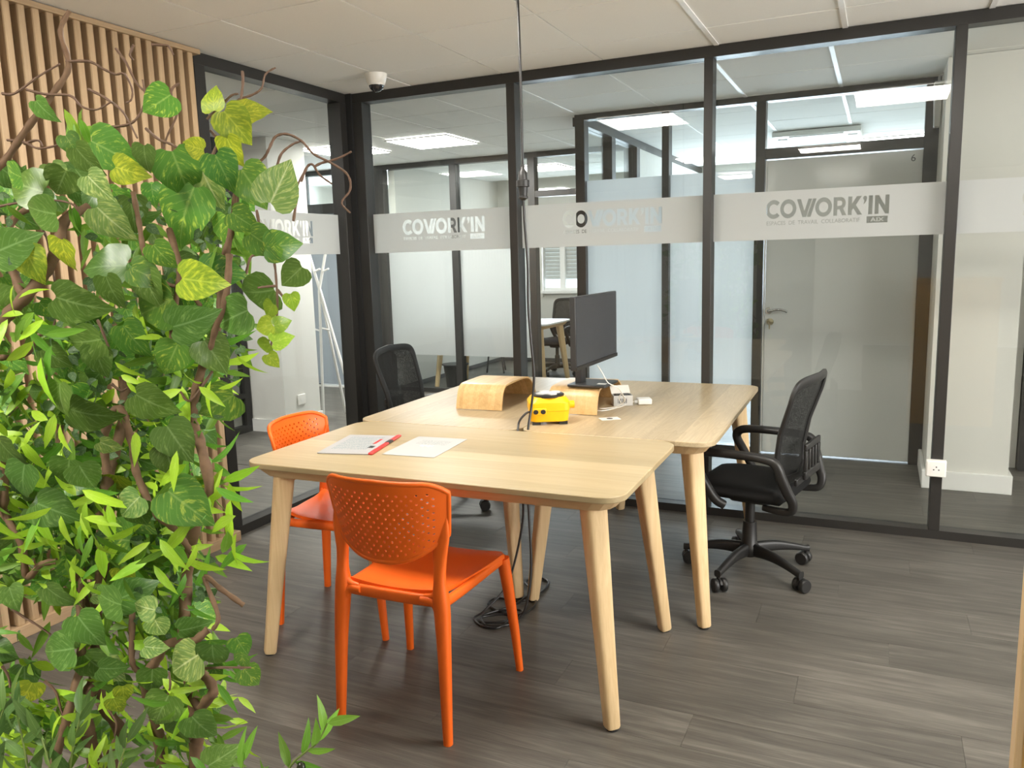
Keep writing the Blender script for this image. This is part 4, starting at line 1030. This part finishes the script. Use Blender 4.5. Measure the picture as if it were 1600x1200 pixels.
# oak cabinet at the right edge
oc = thing('oak_cabinet', 'honey-coloured oak cabinet end cut off by the right edge', 'cabinet', (0, 0, 0))
bx('side_panel', M['counter'], oc, 0.250, 0.85, 1.47, 1.51, 0, 1.15)
bx('edge_strip', M['edge'], oc, 0.238, 0.250, 1.468, 1.512, 0, 1.15, 0.002)
bx('body', M['counter'], oc, 0.27, 0.85, 1.51, 1.515, 0, 1.13)
bx('top', M['counter'], oc, 0.236, 0.86, 1.22, 1.515, 1.15, 1.18, 0.003)
bx('side_panel', M['counter'], oc, 0.82, 0.85, 1.23, 1.47, 0, 1.15)

# ------------------------------------------------------------------ climbing plant on the left
rp = random.Random(11)
def heart_leaf():
    b = MB(); vs = []; uv = []; fs = []
    for tc, te, we in ((0.0, -0.10, 0.17), (0.02, -0.09, 0.31), (0.10, 0.00, 0.44), (0.26, 0.18, 0.49), (0.46, 0.40, 0.45), (0.66, 0.62, 0.335), (0.84, 0.81, 0.175)):
        for u in (-1, -.5, 0, .5, 1):
            x = u * we; t = tc + (te - tc) * abs(u) ** 1.5
            vs.append((x, t, 0.34 * abs(x) * (1 - abs(x)) - 0.34 * t * t - 0.10 * x * x - 0.035 * sin(11 * t) * abs(u))); uv.append(((u + 1) / 2, max(0, t)))
    vs.append((0, 1.02, -0.40)); uv.append((0.5, 1)); n = len(vs) - 1
    for r in range(6):
        for k in range(4): a = r * 5 + k; fs.append((a, a + 1, a + 6, a + 5))
    for k in range(4): fs.append((30 + k, 31 + k, n))
    b.v, b.f, b.uv = vs, fs, uv; return b
def lance_leaf(wd, bend):
    b = MB(); vs = [(0, 0, 0)]; uv = [(0.5, 0)]; fs = []
    for t, w_ in ((0.18, 0.72), (0.42, 1.0), (0.68, 0.72), (0.87, 0.33)):
        for u in (-1, 0, 1):
            vs.append((u * w_ * wd, t, 0.25 * abs(u) * w_ * wd - bend * t * t)); uv.append(((u + 1) / 2, t))
    vs.append((0, 1, -bend)); uv.append((0.5, 1))
    fs += [(0, 2, 1), (0, 3, 2)]
    for r in range(3):
        a = 1 + 3 * r; fs += [(a, a + 1, a + 4, a + 3), (a + 1, a + 2, a + 5, a + 4)]
    fs += [(10, 11, 13), (11, 12, 13)]
    b.v, b.f, b.uv = vs, fs, uv; return b
HEART = heart_leaf(); LANCE = [lance_leaf(0.125, 0.12), lance_leaf(0.14, 0.4), lance_leaf(0.115, 0.75)]; OVAL = lance_leaf(0.30, 0.15)
leaf_me = {}
def leaf_mesh(kind, mat):
    k = (kind, mat)
    if k not in leaf_me:
        b = HEART if kind == 'h' else OVAL if kind == 'o' else LANCE[int(kind)]
        leaf_me[k] = b.mesh('leaf', M[mat], 180)
    return leaf_me[k]
def leaf_matrix(p, size, tip_deg, tilt, roll, flip=0):
    """leaf base at p; tip direction given in the facing plane (0 = right, -90 = down), then leaned out and rolled"""
    a = radians(tip_deg)
    side = Vector((RGT.x, RGT.y, 0)).normalized(); up = Vector((0, 0, 1)); out = -Vector((FWD.x, FWD.y, 0)).normalized()
    yv = (side * cos(a) + up * sin(a)); yv = (yv * cos(tilt) + out * sin(tilt)).normalized()
    zv = (out * cos(tilt) - (side * cos(a) + up * sin(a)) * sin(tilt)).normalized()
    xv = yv.cross(zv)
    x2 = xv * cos(roll) + zv * sin(roll); z2 = zv * cos(roll) - xv * sin(roll)
    mt = Matrix((x2 * size, yv * size, z2 * size)).transposed().to_4x4(); mt.translation = p
    return mt
plant = thing('climbing_plant', 'tall tangle of twisted vines with variegated heart-shaped and narrow green leaves on the left', 'plant', (-1.44, 1.09, 0))
POFF = Vector((-1.44, 1.09, 0))
def place_leaf(kind, mat, p, size, tip, tilt, roll, name='leaf'):
    o = obj(name, leaf_mesh(kind, mat), plant); mt = leaf_matrix(p, size, tip, tilt, roll); mt.translation = p - POFF; o.matrix_local = mt
    return o
def stem_path(pts, n=7, jit=0.0):
    P = [at(x, y, d) - POFF for x, y, d in pts]
    P = [p + Vector((rp.uniform(-jit, jit), rp.uniform(-jit, jit), rp.uniform(-jit, jit) * 0.5)) for p in P]
    return [Vector(q) for q in spline([tuple(p) for p in P], n)]
def stem(name, pts, r0, r1, mat, seg=7, jit=0.0):
    P = stem_path(pts, 6, jit); n = len(P)
    return MB().tube(P, [(r0 + (r1 - r0) * i / (n - 1)) * (1 + 0.14 * sin(i * 1.9 + pts[0][0])) for i in range(n)], seg).build(name, M[mat], plant, 70)
# planter below the frame, aligned with the row of stems
side = Vector((RGT.x, RGT.y, 0)).normalized(); ang = atan2(side.y, side.x)
pt = MB(); ro_ = Matrix.Rotation(ang, 4, 'Z')
pt.box(-0.55, 0.40, -0.17, 0.17, 0, 0.012, ro_); pt.box(-0.55, 0.40, -0.17, -0.155, 0.012, 0.20, ro_); pt.box(-0.55, 0.40, 0.155, 0.17, 0.012, 0.20, ro_); pt.box(-0.55, -0.535, -0.155, 0.155, 0.012, 0.20, ro_); pt.box(0.385, 0.40, -0.155, 0.155, 0.012, 0.20, ro_)
pt.build('planter', M['planter'], plant)
MB().box(-0.535, 0.385, -0.155, 0.155, 0.012, 0.18, ro_).build('soil', M['soil'], plant)
# twisted trunks (pixel positions of the photograph put at their own distance)
TR = [
 ([(172, 1400, 1.55), (150, 1200, 1.55), (132, 1110, 1.52), (150, 1055, 1.55), (150, 960, 1.58), (160, 880, 1.56), (158, 800, 1.54), (178, 720, 1.56), (200, 640, 1.58), (192, 560, 1.6)], .014, .010),
 ([(190, 1400, 1.60), (172, 1200, 1.58), (182, 1150, 1.60), (158, 1090, 1.56), (150, 1000, 1.6), (122, 900, 1.6), (125, 800, 1.62), (95, 720, 1.6), (90, 640, 1.6)], .013, .008),
 ([(330, 1400, 1.52), (312, 1200, 1.52), (308, 1120, 1.5), (296, 1000, 1.52), (294, 900, 1.55), (306, 820, 1.5), (330, 770, 1.5), (316, 690, 1.5), (300, 652, 1.52), (318, 580, 1.5), (345, 500, 1.5), (350, 430, 1.5), (366, 350, 1.5), (372, 290, 1.52)], .014, .006),
 ([(255, 1400, 1.58), (250, 1200, 1.56), (245, 1130, 1.55), (222, 1070, 1.5), (245, 1035, 1.48), (262, 1010, 1.46), (300, 1000, 1.45), (325, 985, 1.45)], .013, .007),
 ([(295, 1150, 1.5), (318, 1100, 1.46), (335, 1075, 1.44), (312, 1055, 1.46), (285, 1050, 1.5)], .010, .008),
 ([(-60, 620, 1.5), (0, 515, 1.5), (38, 468, 1.5), (62, 430, 1.5), (88, 385, 1.5), (110, 345, 1.52), (132, 322, 1.55)], .013, .009),
 ([(38, 468, 1.5), (20, 430, 1.5), (8, 380, 1.52), (22, 340, 1.55), (60, 320, 1.57)], .010, .005),
 ([(-30, 275, 1.6), (0, 255, 1.6), (40, 205, 1.6), (84, 150, 1.6), (101, 105, 1.6), (93, 50, 1.62), (106, 14, 1.62)], .008, .0045),
 ([(170, 740, 1.5), (166, 680, 1.5), (185, 640, 1.5), (212, 690, 1.48), (214, 735, 1.48), (232, 790, 1.46), (250, 810, 1.46), (278, 830, 1.46), (284, 850, 1.47), (300, 862, 1.5)], .008, .0055),
 ([(262, 360, 1.5), (275, 420, 1.46), (276, 480, 1.46), (270, 540, 1.48)], .0065, .005),
 ([(360, 400, 1.48), (350, 460, 1.46), (338, 510, 1.46), (326, 545, 1.48)], .0065, .0055),
 ([(210, 300, 1.48), (222, 350, 1.46), (232, 400, 1.46), (252, 440, 1.47), (285, 455, 1.47), (315, 478, 1.48)], .005, .004),
 ([(15, 700, 1.5), (8, 780, 1.5), (5, 800, 1.5), (30, 850, 1.5), (36, 900, 1.52), (60, 880, 1.5), (88, 880, 1.5)], .008, .006),
 ([(208, 930, 1.52), (200, 1010, 1.5), (210, 1040, 1.5), (222, 1055, 1.5)], .006, .005),
 ([(380, 950, 1.46), (340, 920, 1.46), (318, 905, 1.48), (345, 960, 1.45), (330, 985, 1.44)], .005, .004),
 ([(60, 1400, 1.5), (85, 1200, 1.5), (105, 1120, 1.5), (124, 1040, 1.52), (120, 960, 1.55), (130, 900, 1.56)], .010, .007),
 ([(0, 560, 1.55), (40, 555, 1.52), (60, 525, 1.52), (80, 510, 1.52)], .006, .004),
]
for pts, a, b in TR: stem('trunk', pts, a, b, 'bark', 9, 0.006)
TW = [
 [(0, 146, 1.6), (25, 146, 1.6), (60, 118, 1.6), (92, 100, 1.6)], [(40, 140, 1.58), (75, 148, 1.58), (108, 150, 1.58), (128, 165, 1.57), (150, 172, 1.56), (175, 158, 1.56)],
 [(101, 95, 1.6), (140, 96, 1.6), (160, 106, 1.6), (180, 115, 1.6), (195, 116, 1.6), (208, 138, 1.6), (206, 155, 1.6), (198, 160, 1.6)],
 [(180, 76, 1.6), (196, 100, 1.58), (213, 130, 1.57), (230, 148, 1.56), (234, 165, 1.55)], [(209, 70, 1.62), (203, 85, 1.62), (208, 95, 1.62)],
 [(140, 140, 1.58), (165, 152, 1.57), (185, 170, 1.56), (200, 190, 1.55), (215, 215, 1.54)], [(240, 70, 1.62), (258, 70, 1.62), (266, 74, 1.62), (268, 85, 1.62)],
 [(280, 130, 1.55), (268, 140, 1.55), (270, 165, 1.54), (277, 180, 1.54), (262, 215, 1.53), (252, 245, 1.52)], [(175, 200, 1.57), (200, 195, 1.55), (218, 180, 1.55), (225, 155, 1.55), (222, 125, 1.56)],
 [(225, 200, 1.52), (245, 218, 1.52), (265, 225, 1.52), (287, 237, 1.52), (300, 260, 1.52)], [(10, 218, 1.6), (35, 222, 1.6), (60, 232, 1.6), (90, 226, 1.58), (108, 215, 1.57)], [(38, 225, 1.6), (60, 218, 1.6), (68, 228, 1.6)],
 [(322, 265, 1.5), (340, 220, 1.5), (360, 180, 1.5), (372, 158, 1.5), (394, 147, 1.5), (410, 138, 1.5), (416, 118, 1.5), (431, 106, 1.5)],
 [(380, 112, 1.5), (380, 130, 1.5), (378, 160, 1.5), (372, 190, 1.5), (358, 230, 1.5), (360, 280, 1.5)], [(355, 205, 1.5), (364, 240, 1.49), (370, 300, 1.49), (366, 350, 1.5)],
 [(324, 187, 1.52), (345, 166, 1.52), (362, 150, 1.52), (372, 146, 1.52)], [(390, 265, 1.5), (410, 248, 1.5), (420, 232, 1.5), (428, 214, 1.5), (450, 210, 1.5), (470, 220, 1.5), (490, 240, 1.5), (515, 256, 1.5), (546, 272, 1.5), (547, 295, 1.5), (536, 312, 1.5), (535, 322, 1.5), (548, 332, 1.5)],
 [(432, 265, 1.5), (442, 242, 1.5), (455, 225, 1.5), (470, 222, 1.5)], [(470, 285, 1.52), (480, 262, 1.52), (487, 257, 1.52), (500, 272, 1.52), (520, 287, 1.52)], [(490, 262, 1.52), (505, 255, 1.52), (530, 248, 1.52), (549, 236, 1.52)],
 [(458, 345, 1.5), (466, 300, 1.5), (462, 290, 1.5), (480, 258, 1.5)], [(330, 205, 1.5), (345, 225, 1.5), (356, 250, 1.5), (360, 300, 1.5)],
 [(400, 330, 1.47), (410, 365, 1.45), (425, 400, 1.44), (431, 430, 1.44), (431, 490, 1.44), (427, 530, 1.44), (424, 558, 1.44)], [(431, 447, 1.44), (418, 448, 1.43), (405, 450, 1.42)], [(432, 452, 1.44), (445, 468, 1.44), (452, 472, 1.44)],
 [(430, 495, 1.44), (424, 505, 1.44)], [(428, 520, 1.44), (415, 535, 1.44)], [(380, 440, 1.5), (392, 405, 1.5), (400, 395, 1.5), (410, 380, 1.5)],
 [(0, 322, 1.58), (25, 318, 1.58), (60, 312, 1.58), (100, 314, 1.58), (130, 328, 1.57), (160, 350, 1.56)], [(55, 340, 1.6), (72, 370, 1.6), (80, 420, 1.6), (88, 470, 1.6), (80, 540, 1.6), (72, 600, 1.6)],
 [(150, 500, 1.52), (165, 530, 1.5), (172, 560, 1.5), (165, 590, 1.5)], [(330, 580, 1.5), (300, 625, 1.5), (280, 612, 1.5), (262, 618, 1.5)], [(176, 600, 1.5), (190, 612, 1.5), (200, 605, 1.5)],
 [(0, 935, 1.55), (30, 962, 1.55), (55, 975, 1.55), (78, 992, 1.55)], [(290, 742, 1.46), (298, 752, 1.46), (290, 762, 1.46), (296, 745, 1.46), (310, 760, 1.46)],
 [(70, 1065, 1.5), (85, 1080, 1.5), (95, 1110, 1.5), (103, 1125, 1.5)], [(0, 1040, 1.5), (15, 1060, 1.5), (18, 1100, 1.5)], [(150, 1100, 1.5), (170, 1110, 1.5), (180, 1130, 1.5), (178, 1150, 1.5)],
 [(310, 1045, 1.45), (345, 1042, 1.42), (390, 1042, 1.40)], [(240, 1120, 1.5), (258, 1098, 1.48), (266, 1075, 1.46), (262, 1050, 1.46)],
]
for t_ in TW: stem('twig', t_, 0.0030, 0.0018, 'twig', 5, 0.003)
# large heart leaves that stand out in the photograph: x, y of the middle, length in pixels, tip direction, kind
HL = """65 172 34 -60 d;246 160 48 -150 v;170 236 62 -30 v;222 245 36 -100 d;238 258 30 -60 y;303 230 32 165 y;275 270 68 -80 v;322 290 56 -75 p;365 195 52 -55 y;333 155 36 95 y;393 172 42 20 y;358 235 42 -80 y;
345 265 50 -70 v;200 268 42 -20 y;88 285 48 -130 d;150 290 40 -50 p;40 290 58 160 d;110 225 30 -60 v;438 290 62 60 p;392 290 58 -60 v;62 330 52 170 d;130 250 44 -60 d;15 270 40 160 v;
282 330 86 -120 v;170 345 56 -50 p;165 413 64 175 d;118 478 66 -25 d;170 455 46 -80 d;235 480 76 -160 v;300 505 60 10 d;398 458 62 -170 d;360 495 58 -160 d;265 560 50 -120 v;332 555 52 -60 d;205 530 50 -60 v;130 535 56 -170 d;150 565 46 -90 d;
355 366 56 -95 v;48 412 46 -70 y;18 385 60 20 d;92 398 48 -100 y;378 345 40 -40 v;312 440 56 -10 y;250 400 40 -60 v;225 430 44 -30 v;20 470 44 -90 d;230 450 50 -80 d;345 425 54 0 v;
90 622 46 -100 d;140 650 62 -20 d;235 635 58 -40 d;275 690 56 -60 d;100 742 50 -110 d;128 750 46 -80 d;82 800 54 -30 d;172 842 62 175 v;290 790 70 -40 v;202 790 44 -140 p;215 808 40 -80 d;18 865 50 -100 d;12 710 46 -60 d;30 750 52 -110 d;340 632 58 -150 v;262 720 44 -80 d;168 700 30 -40 p;
88 935 44 -50 d;162 940 56 170 d;208 928 50 20 d;88 1018 56 190 d;135 985 52 -60 d;285 1038 58 -150 p;145 1045 50 -60 d;172 1050 36 -20 d;245 985 34 -80 p;240 1015 30 -20 p;328 1030 46 -100 d;192 1085 26 -90 y;180 1105 28 -80 y;250 1110 54 -120 d;312 1140 48 -60 d;345 1185 44 30 d;375 1012 34 -70 v;390 1060 34 -60 v;378 1035 26 -90 v;300 985 40 0 d;235 1065 40 -100 d;225 950 36 170 p;275 1150 46 -90 d;
452 434 52 -140 d;456 474 30 -80 o;416 488 34 -130 o;443 505 30 15 o;408 511 36 195 o;443 529 36 20 o;406 540 32 190 o;426 566 28 -60 o;410 380 46 -40 v;440 385 46 0 v;425 400 34 -100 v"""
km = {'d': 'leaf_dark', 'v': 'leaf_var', 'y': 'leaf_yel', 'p': 'leaf_pale', 'o': 'leaf_oliv'}
nleaf = 0
for row_ in HL.replace('\n', '').split(';'):
    x, y, L, tip, k = row_.split(); x, y, L, tip = map(float, (x, y, L, tip))
    d = rp.uniform(1.38, 1.50) if x < 400 else 1.42
    size = L / F_PX * d * (1.2 if x < 400 or y < 400 else 0.95); a = radians(tip)
    p = at(x - 0.5 * L * cos(a), y + 0.5 * L * sin(a), d)
    place_leaf('h', km[k], p, size, tip, rp.uniform(-0.35, 0.15), rp.uniform(-0.45, 0.45)); nleaf += 1
def edge_x(y):
    E_ = [(90, 60), (150, 160), (200, 280), (260, 345), (300, 400), (380, 390), (440, 350), (520, 355), (600, 345), (700, 330), (780, 352), (870, 340), (950, 345), (1010, 360), (1080, 335), (1200, 360)]
    for (a, b), (c_, d) in zip(E_, E_[1:]):
        if a <= y <= c_: return b + (d - b) * (y - a) / (c_ - a)
    return 340
GAPS = [(95, 400, 50, 70), (60, 360, 34, 40), (330, 800, 18, 60), (215, 250, 60, 30), (40, 560, 22, 60), (40, 960, 70, 45), (100, 1035, 45, 50), (200, 1000, 22, 50), (205, 1110, 28, 50), (150, 500, 14, 20), (335, 880, 20, 60), (175, 380, 25, 22), (62, 900, 14, 60), (350, 960, 25, 60)]
def spot(y0, y1, slack=0):
    while True:
        y = rp.uniform(y0, y1); x = rp.uniform(-40, edge_x(y) + slack)
        if y < 250 and rp.random() < 0.75: continue
        if any(((x - a) / c_) ** 2 + ((y - b) / e) ** 2 < 1 and rp.random() < 0.86 for a, b, c_, e in GAPS): continue
        return x, y
# further heart leaves and sprays of narrow leaves, each a part
while nleaf < 170:
    x, y = spot(230, 1100); d = rp.uniform(1.46, 1.72)
    place_leaf('h', rp.choice(['leaf_dark'] * 4 + ['leaf_var'] * 3 + ['leaf_yel', 'leaf_pale']), at(x, y, d), rp.uniform(0.030, 0.062) * d / 1.45, rp.gauss(-85, 45), rp.uniform(-0.7, 0.5), rp.uniform(-0.8, 0.8)); nleaf += 1
SPR = [(345, 770), (350, 800), (330, 850), (300, 870), (320, 905), (270, 880), (355, 835), (200, 770), (195, 720), (230, 700), (140, 820), (60, 740), (110, 690), (180, 900), (250, 860), (300, 830), (55, 520), (80, 560), (20, 640), (35, 900), (20, 980), (120, 900), (105, 1000), (185, 1010), (270, 1090), (260, 950), (330, 930), (345, 900), (210, 640), (290, 600), (300, 720), (60, 800), (150, 770), (230, 560), (160, 330), (110, 330), (215, 1130), (120, 1075), (60, 1010), (330, 380), (300, 400), (120, 175), (145, 160), (45, 600), (20, 840)]
while nleaf < 298:
    cx, cy = rp.choice(SPR); d0 = rp.uniform(1.36, 1.6)
    for q in range(rp.randint(3, 5)):
        if nleaf >= 298: break
        x, y = cx + rp.gauss(0, 14), cy + rp.gauss(0, 16)
        low = y > 560
        place_leaf(rp.choice('012'), 'leaf_lime' if rp.random() < (0.6 if low else 0.35) else 'leaf_green', at(x, y, d0 + rp.uniform(-.03, .03)), rp.uniform(0.050, 0.090), rp.choice([-90, -60, -120, -20, -160]) + rp.gauss(0, 25), rp.uniform(-0.5, 0.6), rp.uniform(-0.9, 0.9)); nleaf += 1
# the rest of the foliage, too much to pick apart: joined meshes
def foliage(kind, mat, count, dr, sizes, y0, y1, slack=0, cluster=1, spread=12):
    base = HEART if kind == 'h' else OVAL if kind == 'o' else LANCE[int(kind)]
    b = MB(); b.uv = []; n = 0
    while n < count:
        cx, cy = spot(y0, y1, slack); d = rp.uniform(*dr)
        for q in range(cluster):
            qx, qy = cx + rp.gauss(0, spread) * (cluster > 1), cy + rp.gauss(0, spread) * (cluster > 1); n += 1
            if any(((qx - a) / c_) ** 2 + ((qy - 14 - b) / e) ** 2 < 1 and rp.random() < 0.9 for a, b, c_, e in GAPS): continue
            p = at(qx, qy, d + rp.uniform(-.04, .04))
            mt = leaf_matrix(p, rp.uniform(*sizes), rp.gauss(-85, 60), rp.uniform(-0.8, 0.8), rp.uniform(-1.1, 1.1)); mt.translation = p - POFF
            b.add([mt @ Vector(v) for v in base.v], base.f); b.uv += base.uv
    o = b.build('foliage', M[mat], plant, 180); o['kind'] = 'stuff'
foliage('0', 'leaf_green', 900, (1.48, 1.85), (0.045, 0.078), 330, 1190, 0, 4, 16)
foliage('1', 'leaf_lime', 650, (1.42, 1.8), (0.042, 0.075), 480, 1190, 5, 4, 16)
foliage('2', 'leaf_green', 420, (1.48, 1.8), (0.05, 0.08), 500, 1190, 0, 3, 16)
foliage('o', 'leaf_grey', 1100, (1.48, 1.85), (0.016, 0.032), 300, 1000, -10, 6, 22)
foliage('h', 'leaf_dark', 260, (1.56, 1.9), (0.04, 0.07), 260, 1150, -10)
foliage('h', 'leaf_var', 150, (1.56, 1.9), (0.04, 0.065), 260, 1000, -10)

# olive sprigs at the foot of the vines
def olive_plant(label, stems, loc_, leafmat='leaf_olive'):
    t = thing('olive_sprig', label, 'plant', loc_); off = Vector(loc_)
    lv = MB(); lv.uv = []
    for pts, nl in stems:
        P = [Vector(q) for q in spline([tuple(at(*p) - off) for p in pts], 6)]; n = len(P)
        MB().tube(P, [0.0028 - 0.0016 * i / (n - 1) for i in range(n)], 6).build('stem', M['stem'], t, 70)
        for k in range(nl):
            i = int((0.15 + 0.85 * k / max(1, nl - 1)) * (n - 1)); p = P[i]
            dv = P[min(i + 1, n - 1)] - P[max(i - 1, 0)]
            ai = math.degrees(atan2(dv.z, dv.dot(side)))
            mt = leaf_matrix(p + off, rp.uniform(0.045, 0.068), ai + (55 if k % 2 else -55) * (1 - k / nl * 0.8) + rp.gauss(0, 14), rp.uniform(-0.5, 0.6), rp.uniform(-0.8, 0.8)); mt.translation = p
            base = LANCE[k % 2]
            o = obj('leaf', leaf_mesh(str(k % 2), leafmat), t); o.matrix_local = mt
        q = P[n // 2] + Vector((0.008, 0, -0.014))
        MB().lathe([(0.0, -0.012), (0.006, -0.009), (0.0085, 0.0), (0.006, 0.009), (0.0, 0.012)], 12, Matrix.Translation(q)).build('olive', M['cap'], t, 80)
    return t
olive_plant('olive sprig with narrow leaves and a dark olive sticking up at the bottom edge', [
    ([(395, 1420, 1.33), (430, 1250, 1.30), (452, 1200, 1.28), (476, 1176, 1.27), (496, 1160, 1.26), (512, 1130, 1.26)], 11), ([(380, 1420, 1.34), (376, 1260, 1.33), (380, 1190, 1.32)], 7)],
    tuple(at(395, 1420, 1.33)), 'leaf_green')
olive_plant('dark olive foliage with fruit at the lower left corner', [
    ([(60, 1420, 1.36), (50, 1250, 1.34), (36, 1160, 1.33), (20, 1090, 1.33)], 14), ([(90, 1420, 1.36), (105, 1250, 1.35), (112, 1180, 1.34), (128, 1110, 1.34)], 14),
    ([(20, 1420, 1.36), (0, 1260, 1.34), (-10, 1170, 1.33), (5, 1110, 1.33)], 12), ([(130, 1420, 1.38), (165, 1260, 1.37), (185, 1200, 1.36), (198, 1160, 1.36)], 11),
    ([(70, 1420, 1.34), (75, 1260, 1.33), (78, 1200, 1.32), (60, 1140, 1.32)], 12)], tuple(at(60, 1420, 1.36)))
